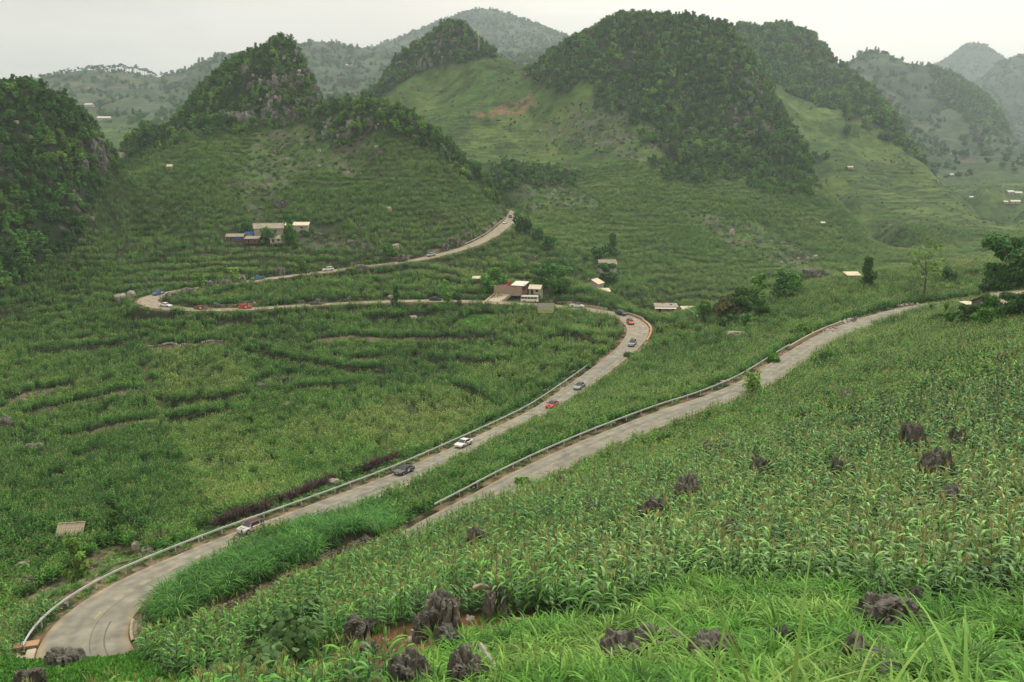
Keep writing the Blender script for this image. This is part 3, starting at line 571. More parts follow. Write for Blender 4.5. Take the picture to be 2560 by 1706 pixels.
def crown_mesh(kind, m, n=620):
    """crown of about unit radius standing on z=0 (the trunk reaches up into it)"""
    b = MB()
    if kind == 'round':
        for k in range(9):
            a = rr(0, 6.28); q = rr(.15, .62); leafcards(b, (q * math.cos(a), q * math.sin(a), rr(.55, 1.35)), rr(.35, .52), n // 9, .15)
    elif kind == 'dense':
        for k in range(14):
            a = rr(0, 6.28); q = rr(.1, .70); leafcards(b, (q * math.cos(a), q * math.sin(a), rr(.35, 1.45)), rr(.28, .44), n // 14, .075, flat=.6, up=.6)
    elif kind == 'tier':
        for k in range(6):
            z = .5 + k * .24; w = (1.05 - .12 * k) * rr(.8, 1.15); a = rr(0, 6.28); o = rr(.1, .35)
            for j in range(3):
                t = a + j * 2.1 + rr(-.4, .4); leafcards(b, (o * 1.6 * math.cos(t), o * 1.6 * math.sin(t), z), w * .55, n // 18, .15, flat=.22, up=.9)
    elif kind == 'bush':
        for k in range(6):
            a = rr(0, 6.28); q = rr(.0, .6); leafcards(b, (q * math.cos(a), q * math.sin(a), rr(.2, .55)), rr(.34, .5), n // 6, .16)
    elif kind == 'sparse':
        for k in range(15):
            a = k * 2.4; z = .45 + k * .115; q = rr(.45, .95) * (1.15 - .045 * k); leafcards(b, (q * math.cos(a), q * math.sin(a), z), .30, 15, .13, flat=.3, up=.9); b.tube([(0, 0, z - .12), (q * math.cos(a), q * math.sin(a), z)], .018, .008, 4)
    elif kind == 'tall':
        for k in range(8):
            a = rr(0, 6.28); q = rr(.05, .35); leafcards(b, (q * math.cos(a), q * math.sin(a), .35 + k * .23), rr(.3, .45) * (1.1 - .06 * k), n // 8, .14)
    return b.mesh('crown', [m])
def trunk_mesh(h=1.3, r=.06):
    b = MB(); b.tube([(0, 0, -.25), (rr(-.04, .04), rr(-.04, .04), h * .5), (rr(-.08, .08), rr(-.08, .08), h)], r, r * .5, 6)
    for k in range(4):
        a = rr(0, 6.28); z = h * rr(.4, .7); b.tube([(0, 0, z), (math.cos(a) * .3, math.sin(a) * .3, z + .28), (math.cos(a) * .5, math.sin(a) * .5, z + .55)], r * .5, r * .18, 4)
    return b.mesh('trunk', [mBark])
CROWN = {'round': [crown_mesh('round', mTree) for _ in range(5)], 'tier': [crown_mesh('tier', mTree) for _ in range(4)], 'bush': [crown_mesh('bush', mTree, 420) for _ in range(4)], 'tall': [crown_mesh('tall', mTree) for _ in range(3)], 'sparse': [crown_mesh('sparse', mTree)], 'dense': [crown_mesh('dense', mTree, 3400) for _ in range(3)]}
TRUNK = [trunk_mesh() for _ in range(3)]
def tree_one(cm, tm):
    me = bpy.data.meshes.new('tree'); bm = bmesh.new(); bm.from_mesh(cm); nf = len(bm.faces); bm.from_mesh(tm); bm.faces.ensure_lookup_table()
    for f in bm.faces[nf:]: f.material_index = 1
    bm.to_mesh(me); bm.free(); me.materials.append(mTree); me.materials.append(mBark); return me
PC_tree = protos('wood_tree', [tree_one(c, TRUNK[i % 3]) for i, c in enumerate(CROWN['round'] + CROWN['tier'][:2] + CROWN['tall'][:2])])
PC_bush = protos('wood_bush', CROWN['bush'])
# ------------------------------------------------------------------ rocks
def rock_mesh(seed, m, flute=.25, sub=4, tall=1.0, sharp=1.0):
    """limestone block: rounded bulk with a broken top, deep vertical solution flutes and small pits"""
    bm = bmesh.new(); bmesh.ops.create_icosphere(bm, subdivisions=sub, radius=1); V = np.array([v.co[:] for v in bm.verts]); o = seed * 13.7
    V = np.sign(V) * np.abs(V) ** .8; x, y, z = V.T; az = np.arctan2(y, x)
    D = 1 + .38 * fbm(x * 1.1 + o, y * 1.1 + z * .6, seed, 3)
    g = np.abs(fbm(np.cos(az) * 2.6 + o, np.sin(az) * 2.6 + z * .9, seed + 9, 3)); D -= flute * .9 * (1 - sstep(0, .22, g)) * (1 - .3 * z ** 2)
    g2 = np.abs(fbm(x * 2.6 + o, y * 2.6 + z * 3.1, seed + 4, 3)); D -= .10 * (1 - sstep(0, .15, g2))
    D += .14 * fbm(x * 5 + o + z * 4, y * 5 + z * 5, seed + 5, 4) - .07 * (vnoise(x * 7 + z * 8 + o, y * 7 - z * 6, seed) > .72); V = V * D[:, None]
    hx = fbm(V[:, 0] * 1.5 + o, V[:, 1] * 1.5, seed + 3, 4); top = .62 + .55 * sharp * hx; V[:, 2] = np.where(V[:, 2] > top, top + (V[:, 2] - top) * .25, V[:, 2]) * tall
    V[:, 0] += V[:, 2] * .25 * (vnoise(np.array([o]), np.array([.5]), 3)[0] - .5) * 2
    for v, c in zip(bm.verts, V): v.co = c
    me = bpy.data.meshes.new('rock'); bm.to_mesh(me); bm.free(); me.materials.append(m)
    return me
ROCKS_D = [rock_mesh(i, mRock, .42, 5, 1.0, .6) for i in range(8)]; ROCKS_L = [rock_mesh(20 + i, mRockL, .2, 3, .7, .5) for i in range(5)]; ROCKS_M = [rock_mesh(40 + i, mRockM, .45, 5, 1.0, .6) for i in range(5)]
PC_rockD = protos('grey_rock', ROCKS_M[:4] + ROCKS_D[:2]); PC_rockL = protos('pale_rock', ROCKS_L)
mCliff = simple('weathered_cliff_limestone', (.075, .075, .068), .95, nscale=.8, col2=(.30, .295, .265), bump=.8); PC_cliff = protos('cliff_rock', [rock_mesh(60 + i, mCliff, .5, 3, 1.5, 1.2) for i in range(5)])
# ------------------------------------------------------------------ scatter machinery
def gn_scatter(name, label, pts, rot, scl, idx, tint, coll):
    me = bpy.data.meshes.new(name); n = len(pts); me.vertices.add(n); me.vertices.foreach_set('co', np.asarray(pts, np.float32).ravel())
    for nm, typ, dat in (('rot', 'FLOAT_VECTOR', rot), ('scl', 'FLOAT_VECTOR', scl)):
        a = me.attributes.new(nm, typ, 'POINT'); a.data.foreach_set('vector', np.asarray(dat, np.float32).ravel())
    a = me.attributes.new('idx', 'INT', 'POINT'); a.data.foreach_set('value', np.asarray(idx, np.int32))
    a = me.attributes.new('tint', 'FLOAT', 'POINT'); a.data.foreach_set('value', np.asarray(tint, np.float32))
    o = bpy.data.objects.new(name, me); COL.objects.link(o)
    ng = bpy.data.node_groups.new('scatter_' + name, 'GeometryNodeTree'); ng.interface.new_socket('Geometry', in_out='INPUT', socket_type='NodeSocketGeometry'); ng.interface.new_socket('Geometry', in_out='OUTPUT', socket_type='NodeSocketGeometry')
    N = ng.nodes.new; L = ng.links.new; gi = N('NodeGroupInput'); go = N('NodeGroupOutput'); iop = N('GeometryNodeInstanceOnPoints'); ci = N('GeometryNodeCollectionInfo')
    ci.inputs['Collection'].default_value = coll; ci.inputs['Separate Children'].default_value = True; ci.inputs['Reset Children'].default_value = True
    def na(nm, ty): q = N('GeometryNodeInputNamedAttribute'); q.data_type = ty; q.inputs['Name'].default_value = nm; return q.outputs[0]
    L(gi.outputs[0], iop.inputs['Points']); L(ci.outputs[0], iop.inputs['Instance']); iop.inputs['Pick Instance'].default_value = True
    L(na('idx', 'INT'), iop.inputs['Instance Index']); L(na('rot', 'FLOAT_VECTOR'), iop.inputs['Rotation']); L(na('scl', 'FLOAT_VECTOR'), iop.inputs['Scale']); L(iop.outputs[0], go.inputs[0])
    md = o.modifiers.new('scatter', 'NODES'); md.node_group = ng
    return tag(o, label, kind='stuff')
dx_ = np.gradient(GX, axis=1); dy_ = np.gradient(GYY, axis=0); gzx = np.gradient(GZ, axis=1) / dx_; gzy = np.gradient(GZ, axis=0) / dy_
AREA = dx_ * dy_; SLOPE = np.sqrt(1 + gzx ** 2 + gzy ** 2)
def sample(density, steep=.6):
    """random ground points; density per square metre on the grid"""
    w = (density * AREA * SLOPE ** steep).ravel(); tot = w.sum(); n = int(tot)
    if n == 0: return np.zeros((0, 3))
    k = RNG.choice(len(w), n, p=w / tot); j, i = np.divmod(k, NX)
    X = GX[j, i] + (RNG.random(n) - .5) * dx_[j, i]; Y = GYY[j, i] + (RNG.random(n) - .5) * dy_[j, i]
    return np.stack([X, Y, samp(GZ, X, Y)], 1)
def scat(name, label, pts, coll, s=1.0, sv=.2, tint=None, lean=.08, sink=.05, zs=1.0):
    n = len(pts)
    if n == 0: return
    rot = np.stack([RNG.normal(0, lean, n), RNG.normal(0, lean, n), RNG.random(n) * 6.283], 1)
    sc = s * (1 + sv * (RNG.random(n) * 2 - 1)); scl = np.stack([sc, sc, sc * zs], 1); pts = pts.copy(); pts[:, 2] -= sink
    if tint is None: tint = RNG.random(n)
    return gn_scatter(name, label, pts, rot, scl, RNG.integers(0, len(coll.objects), n), np.clip(tint, 0, 1), coll)
OFFROAD = (RD > RW / 2 + 1.5) | (RD > 50)
ISLAND = region([[(320,1520),(520,1420),(760,1330),(960,1260),(1010,1300),(970,1440),(780,1550),(560,1640),(400,1670),(330,1640)]], 74, 125) & ((RS > 0) | (RD > 50))
SHRUBAREA = region([[(600,1760),(620,1620),(690,1560),(790,1560),(830,1640),(820,1760)]], 35, 75)
YARD = region([[(540,585),(770,560),(850,565),(850,590),(760,600),(640,625),(560,612)]], 380, 440) | region([[(1255,725),(1330,690),(1420,735),(1420,750),(1330,750),(1230,768)]], 300, 345)
FIELD = (~FOREST) & (~SOIL) & (~BGRASS) & (~BPATCH) & (~MEADOW) & (~VERGE) & (~REDSOIL) & OFFROAD & ((RS <= 0) | (RD > RW / 2 + 2.6) | (GYY > 300)) & ((RS > 0) | (RD > RW / 2 + np.where((GYY < 178) & (PX > 480) & (PX < 1020), 9.5, 5.2)) | (GYY > 260) | (GYY < 90) | (PX > 1450)) & (GYY > 25) & VIS & (~ISLAND) & (~YARD) & (~SHRUBAREA) & (SLIN > .7) & (~PATH)
gap = sstep(-.75, -.35, fbm(GX / 8, GYY / 8, 101, 3))
tintF = .33 + .42 * fbm(GX / 26, GYY / 26, 103, 3) + .12 * fbm(GX / 5, GYY / 5, 104, 2)
OLIVE = region([[(420,1050),(560,1060),(760,1200),(640,1260),(540,1290),(480,1230)],[(760,1000),(1150,960),(1270,1030),(1000,1120),(800,1170),(700,1120)],[(1100,850),(1380,760),(1540,800),(1530,880),(1400,930),(1180,950)],[(1600,740),(1700,720),(1800,730),(1790,760),(1600,775)],[(380,870),(620,860),(640,960),(420,980)]], 100, 480)
VIVID = region([[(-100,1090),(430,1080),(520,1290),(300,1330),(-100,1400)],[(620,850),(1100,880),(1060,960),(620,1000)],[(1000,760),(1560,740),(1560,770),(1000,800)]], 100, 480)
PLOTS = (inpoly(PX, PY, [(412,1062),(520,1046),(600,1052),(770,1240),(740,1262),(540,1300),(500,1230)]) | inpoly(PX, PY, [(850,1052),(1110,955),(1225,1022),(1120,1110),(960,1150)]) | inpoly(PX, PY, [(382,880),(560,872),(640,985),(545,1002),(400,1010)])) & (GYY > 100) & (GYY < 320)
DARKP = inpoly(PX, PY, [(-60,1110),(400,1075),(500,1235),(530,1310),(300,1340),(-60,1330)]) & (GYY > 100)
tintF = tintF + .26 * PLOTS - .16 * DARKP
tintF = np.where(OLIVE, tintF + .16, np.where(VIVID, tintF - .26, tintF))
tintF = tintF + .10 * sstep(1200, 2300, PX) * (GYY < 160) + .12 * sstep(900, 0, PX) * (GYY < 95) + .16 * (GYY > 335) + .06 * (GYY > 560)
# ------------------------------------------------------------------ crops and grass
NEARF = GYY < 100
p = sample(FIELD * NEARF * 1.95 * gap * (RISER < .5)); scat('maize_field', 'dense knee to head high maize with pale tassels on the near slope', p, PC_corn, .95, .22, samp(tintF, p[:, 0], p[:, 1]), .07)
dm = FIELD * (~NEARF) * gap * (RISER < .3) * (GYY < 700) * (1 - .8 * ROCKY)
dm = dm * np.where(GYY < 200, .62, np.where(GYY < 360, .50, .30))
p = sample(dm); scat('maize_terraces', 'maize standing on the terraces of the bowl and hillsides', p, PC_clump, 1.0, .18, samp(tintF, p[:, 0], p[:, 1]), .04)
p = sample(ISLAND * .75 * (RD > RW / 2 + 1.75) + .16 * region([[(960,1260),(1010,1300),(1180,1230),(1330,1130),(1260,1120),(1100,1190)]], 95, 150) * (RD > RW / 2 + 2)); scat('tall_fodder_grass', 'tall arching fodder grass on the walled island between the road legs', p, PC_eleph, .98, .18, RNG.random(len(p)) * .5 + .15)
rs = (np.abs(RD - (RW / 2 + 4.0)) < 1.3) & (RS > 0) & (GYY > 78) & (GYY < 260) & (PX > 500) & VIS
p = sample(rs * .32); scat('fodder_grass_fringe', 'tall grass tufts fringing the roadside fields', p, PC_eleph, .62, .3, RNG.random(len(p)) * .7 + .1)
p = sample((GYY > 13) * (BGRASS | (SOIL & (fbm(GX / 2, GYY / 2, 110) > .35))) * 2.3 * sstep(-.55, -.1, fbm(GX / 1.7, GYY / 1.7, 111))); scat('young_grass', 'bright green young fodder grass in the foreground', p, PC_bright, .95, .3, .30 + .6 * fbm(p[:, 0] / 4, p[:, 1] / 4, 112) + .3 * RNG.random(len(p)))
p = sample(SOIL * .38 * sstep(-.4, .2, fbm(GX / 3, GYY / 3, 113))); scat('grass_sprouts', 'small upright sprouting grass tufts on bare red soil', p, PC_sprout, 1.0, .3)
p = sample(BPATCH * 9.0 + MEADOW * 2.2); scat('low_leafy_groundcover', 'low vivid green leafy ground cover', p, protos('cover', [mk_grass(16, .32, .12, .2, mBright, (10, 60), 2) for _ in range(3)]), 1.0, .3, RNG.random(len(p)) * .35)
p = sample(SHRUBAREA * 1.6 + VERGE * OFFROAD * .9 * (fbm(GX / 3, GYY / 3, 115) > -.1) + ((RD > RW / 2 + .7) & (RD < RW / 2 + 2.6) & VIS & (GYY > 75) & (GYY < 420)) * .8 * (fbm(GX / 3, GYY / 3, 116) > -.15) + FIELD * (GYY < 300) * (RISER >= .35) * .30 + ((RS < 0) & (RD > RW / 2 + 1.6) & (RD < RW / 2 + np.where((GYY < 178) & (PX > 480) & (PX < 1020), 9.7, 5.4)) & VIS & (GYY > 90) & (GYY < 260) & (PX < 1450)) * 1.1)
scat('weeds', 'weedy grass tufts along verges and terrace edges', p, PC_tuft, 1.0, .35)
# ------------------------------------------------------------------ bushes and scattered stone on the hillsides
cl = sstep(.12, .5, fbm(GX / 18, GYY / 18, 121, 3))
p = sample(VIS * (~FOREST) * OFFROAD * (~YARD) * (GYY > 300) * (GYY < 1250) * (cl * .030 + .0016) + ROCKY * VIS * .02); p_b = p
sc = np.where(p[:, 1] < 600, 1.0, 1.5); scat('hillside_bushes', 'dark bushes scattered over the terraced hillsides', p, PC_bush, 1.25, .5, RNG.random(len(p)) * .6)
p = sample(ROCKY * VIS * (fbm(GX / 7, GYY / 7, 123) > .0) * .05 + VIS * FIELD * (GYY > 330) * (GYY < 900) * .0032 + BANK * VIS * (GYY > 280) * .12 * (fbm(GX / 6, GYY / 6, 125) > -.1)); scat('hillside_rocks', 'grey limestone outcrops dotted over the hillsides', p, PC_rockD, .85, .55, lean=.25)
p = sample(BANK * VIS * (GYY > 280) * .045 * (fbm(GX / 6, GYY / 6, 126) > .0) + FOREST * VIS * (GYY < 1000) * (fbm(GX / 12, GYY / 5, 90, 4) > .33) * .012 + region([[(640,160),(760,150),(800,260),(740,310),(650,300)]], 540, 640) * VIS * .03 * (fbm(GX / 6, GYY / 6, 129) > .05) + ROCKY * VIS * .003); scat('pale_outcrops', 'pale limestone faces showing on banks and cliffs', p, PC_rockL, 1.0, .6, lean=.3, zs=1.6)
p = sample(((RD > RW / 2 + .5) & (RD < RW / 2 + 1.9) & VIS & (GYY > 75) & (GYY < 260)) * .35 * (fbm(GX / 4, GYY / 4, 127) > -.1) + VERGE * .12 + SOIL * .25); scat('roadside_rubble', 'broken pale stones along the road verge', p, PC_rockL, .16, .7, lean=.4)
# ------------------------------------------------------------------ woods: the trees that show largest are single trees, the rest one mass
fd = FOREST * VIS * np.where(GYY < 480, .105, np.where(GYY < 700, .095, np.where(GYY < 1000, .060, .030)))
CLIFF = (region([[(640,160),(700,130),(770,150),(810,260),(740,320),(640,310),(560,300)]], 530, 650, True) | region([[(780,300),(860,290),(960,320),(900,380),(800,350)]], 470, 580) | region([[(1110,70),(1190,90),(1180,130),(1080,200),(1000,240),(1010,200)]], 840, 1010) | region([[(1830,150),(1900,200),(1950,330),(1900,380),(1830,300)]], 640, 940) | region([[(180,330),(260,350),(260,430),(200,400)]], 290, 470)) & FOREST & (fbm(GX / 9, GYY / 5, 133, 3) > -.08)
fd = fd * (1 - .55 * CLIFF)
q_ = sample(CLIFF * VIS * .028); scat('cliff_rock', 'grey and white limestone crags breaking through the trees', q_, PC_cliff, 1.5, .7, lean=.2, sink=.5, zs=1.6)
q_ = sample(CLIFF * VIS * .028); scat('cliff_crags', 'dark limestone crags between the trees', q_, PC_rockD, 1.5, .7, lean=.25, sink=.5, zs=1.6)
p = sample(fd, .9); zc = project(p[:, 0], p[:, 1], p[:, 2])[2]
sc = np.where(p[:, 1] < 700, 2.0, np.where(p[:, 1] < 1000, 2.6, 4.6)) * (.5 + 1.15 * RNG.random(len(p)) ** 2)
ppx, ppy, _ = project(p[:, 0], p[:, 1], p[:, 2] + sc)
show = sc / zc * ((ppx > -20) & (ppx < 2580)); order = np.argsort(-show); N_SINGLE = 235
single = order[:N_SINGLE]; rest = order[N_SINGLE:]
tt = np.clip(.42 + .55 * fbm(p[:, 0] / 12, p[:, 1] / 12, 131) + .55 * (RNG.random(len(p)) - .5) - .1 * (p[:, 1] < 480), 0, 1)
PR = p[rest]; n = len(PR); rot = np.stack([RNG.normal(0, .05, n), RNG.normal(0, .05, n), RNG.random(n) * 6.283], 1)
s_ = sc[rest]; PR = PR.copy(); PR[:, 2] -= s_ * .35
gn_scatter('hill_woods', 'dark broadleaf woods clothing the karst hills', PR, rot, np.stack([s_, s_, s_ * (1 + .25 * RNG.random(n))], 1), RNG.integers(0, 9, n), tt[rest], PC_tree)
def tinted(m, t, cache={}):
    """the foliage materials read 'tint' from scattered masses; single trees get a fixed version"""
    key = (m.name, round(t, 1))
    if key not in cache:
        c = m.copy(); c.name = m.name + '_tone'
        for nd in list(c.node_tree.nodes):
            if nd.type == 'ATTRIBUTE':
                v = c.node_tree.nodes.new('ShaderNodeValue'); v.outputs[0].default_value = round(t, 1)
                for l in list(c.node_tree.links):
                    if l.from_node == nd: c.node_tree.links.new(v.outputs[0], l.to_socket)
                c.node_tree.nodes.remove(nd)
        cache[key] = c
    return cache[key]
def crown_variant(me, m, t, cache={}):
    key = (me.name, m.name, round(t, 1))
    if key not in cache: c = me.copy(); c.materials.clear(); c.materials.append(tinted(m, t)); cache[key] = c
    return cache[key]
def plant_tree(loc, r, name, label, cat='tree', group=None, kind='round', m=None, t=.4, trunk=True, zs=1.15, sink=.3, var=None):
    e = bpy.data.objects.new(name, None); COL.objects.link(e); e.location = loc; e.empty_display_size = .1; tag(e, label, cat, group)
    cr = CROWN[kind][var if var is not None else random.randrange(len(CROWN[kind]))]
    c = bpy.data.objects.new('crown', crown_variant(cr, m or mTree, t)); COL.objects.link(c); c.parent = e; c.scale = (r, r, r * zs); c.rotation_euler = (0, 0, rr(0, 6.28)); c.location = (0, 0, -sink * r)
    if trunk: q = bpy.data.objects.new('trunk', random.choice(TRUNK)); COL.objects.link(q); q.parent = e; q.scale = (r, r, r * zs); q.rotation_euler = (0, 0, rr(0, 6.28)); q.location = (0, 0, -sink * r)
    return e
for k in single:
    x, y, z = p[k]; g = ('trees of the wood on the near left mountain', 'tree in the dense wood covering the dark left mountain') if y < 480 else ('trees on the pointed karst peak', 'tree clinging to the pointed limestone peak above the village')
    plant_tree((x, y, z), sc[k], 'hillside_tree', g[1], 'tree', g[0], random.choice(['round', 'round', 'tier', 'tall', 'tier' if y < 480 else 'round']), t=float(tt[k]))
# bushes and clumps far away on the hazy mountains
p = sample(VIS * (GYY > 1250) * (~FOREST) * (fbm(GX / 45, GYY / 45, 88, 5) > -.05) * .0024); scat('distant_woods', 'hazy distant woods patching the far mountains', p, PC_tree, 6.0, .35, RNG.random(len(p)) * .5, sink=1.5)
# ------------------------------------------------------------------ road furniture
def empty(name, loc, rz=0, label=None, cat=None, group=None):
    e = bpy.data.objects.new(name, None); COL.objects.link(e); e.location = loc; e.rotation_euler = (0, 0, rz); e.empty_display_size = .2; return tag(e, label, cat, group)
def child(name, me, parent, loc=(0, 0, 0), rot=(0, 0, 0), scale=(1, 1, 1), label=None):
    o = bpy.data.objects.new(name, me); COL.objects.link(o); o.parent = parent; o.location = loc; o.rotation_euler = rot; o.scale = scale
    if label: o['label'] = label
    return o
def sweep(b, ks, prof, mi=0, close=False, zf=None):
    """profile of (offset from centre line, height above road) carried along the road"""
    n = len(b.v); m = len(prof)
    for k in ks:
        for o_, z_ in prof:
            q = road_pt(k, 0); i = int(k); w = ROAD[i, 3] / 2; s = 1 if o_ > 0 else -1
            off_ = s * w + o_; x = q.x + ROAD_N[i, 0] * off_; y = q.y + ROAD_N[i, 1] * off_; b.v.append((x, y, ROAD[i, 2] + z_))
    for i in range(len(ks) - 1):
        for j in range(m - (0 if close else 1)):
            q = (j + 1) % m; b.f.append((n + i * m + j, n + i * m + q, n + (i + 1) * m + q, n + (i + 1) * m + j)); b.m.append(mi)
def side_pt(k, o_, z_=0):
    i = int(k); f = k - i; j = min(i + 1, nr - 1); r = ROAD[i] * (1 - f) + ROAD[j] * f; n = ROAD_N[i] * (1 - f) + ROAD_N[j] * f; s = 1 if o_ > 0 else -1; off_ = s * r[3] / 2 + o_
    return Vector((r[0] + n[0] * off_, r[1] + n[1] * off_, r[2] + z_))
def guardrail(name, label, k0, k1, o_, every=4.0):
    s = 1 if o_ > 0 else -1; e = empty(name, side_pt(k0, o_), 0, label, 'guardrail', 'steel guardrails along the lower road bends'); inv = Matrix.Translation(-Vector(e.location))
    b = MB(); ks = list(range(k0, k1)); wv = [(o_ - s * .00, .80), (o_ - s * .07, .74), (o_ - s * .01, .66), (o_ - s * .07, .58), (o_, .50), (o_ + s * .03, .50), (o_ + s * .03, .80)]
    sweep(b, ks, wv, close=True); b.v = [tuple(inv @ Vector(v)) for v in b.v]; child('rail', b.mesh('rail', [mSteel]), e)
    pm = MB(); pm.box((0, 0, .2), (.13, .13, 1.15)); pme = pm.mesh('post', [mSteel]); k = k0 + .5
    while k < k1 - 1:
        p_ = inv @ side_pt(k, o_ + s * .10); child('post', pme, e, p_, (0, 0, math.atan2(ROAD_T[int(k), 1], ROAD_T[int(k), 0]))); k += every
    return e
guardrail('guardrail', 'long pale steel guardrail on the far edge of the upper road, ending at the maize', road_at(2018, 872), road_at(1130, 1290), 1.05)
kE = road_at(125, 1575, 60, 110)
guardrail('guardrail', 'long pale steel guardrail curving along the lower road past the silver hatchback', kE, road_at(1505, 905), -1.25)
guardrail('guardrail', 'short distant guardrail on the outer bend where the road leaves over the pass', road_at(1180, 616, 300), road_at(1282, 548, 300), -.7, 6)
def lane_wall(name, label, cat, k0, k1, o_, h, w, m, base=-.6):
    b = MB(); s = 1 if o_ > 0 else -1; sweep(b, list(range(k0, k1)), [(o_, base), (o_, h), (o_ + s * w, h), (o_ + s * w, base - 1)], close=True)
    c0 = Vector(b.v[0]); b.v = [tuple(Vector(v) - c0) for v in b.v]; n = len(b.v); b.f += [(0, 1, 2, 3), (n - 1, n - 2, n - 3, n - 4)]; b.m += [0, 0]
    o = b.obj(name, [m]); o.location = c0; return tag(o, label, cat)
lane_wall('concrete_barrier', 'low tan concrete barrier in front of the rubble heap on the upper road', 'barrier', road_at(2140, 812), road_at(2012, 880), .55, .62, .35, mConc)
kH = road_at(1596, 815, 200)
lane_wall('concrete_parapet', 'pale concrete parapet on the outer edge near the white pickup', 'parapet', road_at(1500, 779, 200), road_at(1425, 768, 200), .9, .75, .3, mConc) if road_at(1500, 779, 200) < road_at(1425, 768, 200) else None
lane_wall('concrete_parapet', 'curved pale concrete parapet behind the black car at the bend', 'parapet', road_at(1578, 800, 200), road_at(1522, 783, 200), 1.0, .6, .3, mConc) if road_at(1578, 800, 200) < road_at(1522, 783, 200) else None
lane_wall('orange_soil_bank', 'broken orange concrete lip on the outside of the tight bend', 'kerb', road_at(1585, 850, 200), road_at(1575, 800, 200), .35, .35, .6, simple('orange_concrete', (.48, .31, .19), .9, noise=.25, nscale=1.2))
lane_wall('edge_kerb', 'long low pale kerb on the valley side of the middle road', 'kerb', road_at(1060, 752, 250, 330), road_at(440, 774, 250, 330), -.12, .16, .35, mConc)
lane_wall('edge_kerb', 'pale inner kerb along the maize side of the lower road', 'kerb', road_at(660, 1330, 100, 130), road_at(1100, 1150, 130, 200), .10, .14, .55, simple('pale_kerb', (.50, .41, .30), .9, noise=.25, nscale=.8))
lane_wall('edge_kerb', 'thin pale kerb on the valley side of the road climbing to the pass', 'kerb', road_at(1090, 642, 330), road_at(1200, 606, 330), .15, .25, .3, mConc)
# concrete channels at the lower hairpin
kI0, kI1 = road_at(312, 1712, 50, 100), road_at(260, 1530, 70, 110)
def channel(name, label, k0, k1, prof, m):
    b = MB(); sweep(b, list(range(k0, k1)), prof); c0 = Vector(b.v[0]); b.v = [tuple(Vector(v) - c0) for v in b.v]; o = b.obj(name, [m]); o.location = c0; return tag(o, label, 'drain')
mTan = simple('tan_concrete', (.42, .34, .24), .9, nscale=.5, col2=(.58, .50, .38))
channel('drainage_channel', 'pale concrete drain inside the hairpin beside the grass island', kI0 + 8, kI1 - 2, [(.05, -.02), (.1, .16), (.35, .16), (.5, -.10), (1.5, -.10), (1.75, .30), (2.0, .30), (2.05, -.4)], mTan)
kO0, kO1 = road_at(300, 1705, 50, 100) - 6, road_at(165, 1570, 60, 110)
channel('drainage_channel', 'wide tan concrete drain with two steps outside the hairpin', kO0, kO1, [(-.05, -.02), (-.1, .12), (-.9, .12), (-1.0, -.45), (-1.5, -.45), (-1.6, -.12), (-1.85, -.12), (-1.95, -.5), (-3.2, -.42), (-3.3, .05), (-3.5, .05), (-3.5, -.9)], mTan)
b = MB(); b.box((0, 0, 0), (3.8, 1.1, .22)); b.box((-.6, -.1, -.5), (2.0, .8, .8)); q = side_pt(kO1, -2.0, .05)
o = b.obj('culvert_slab', [simple('orange_slab', (.50, .30, .17), .9, noise=.2)]); o.location = q; o.rotation_euler = (0, 0, math.atan2(ROAD_N[kO1, 1], ROAD_N[kO1, 0])); tag(o, 'orange concrete slab bridging the drain at the guardrail end', 'slab')
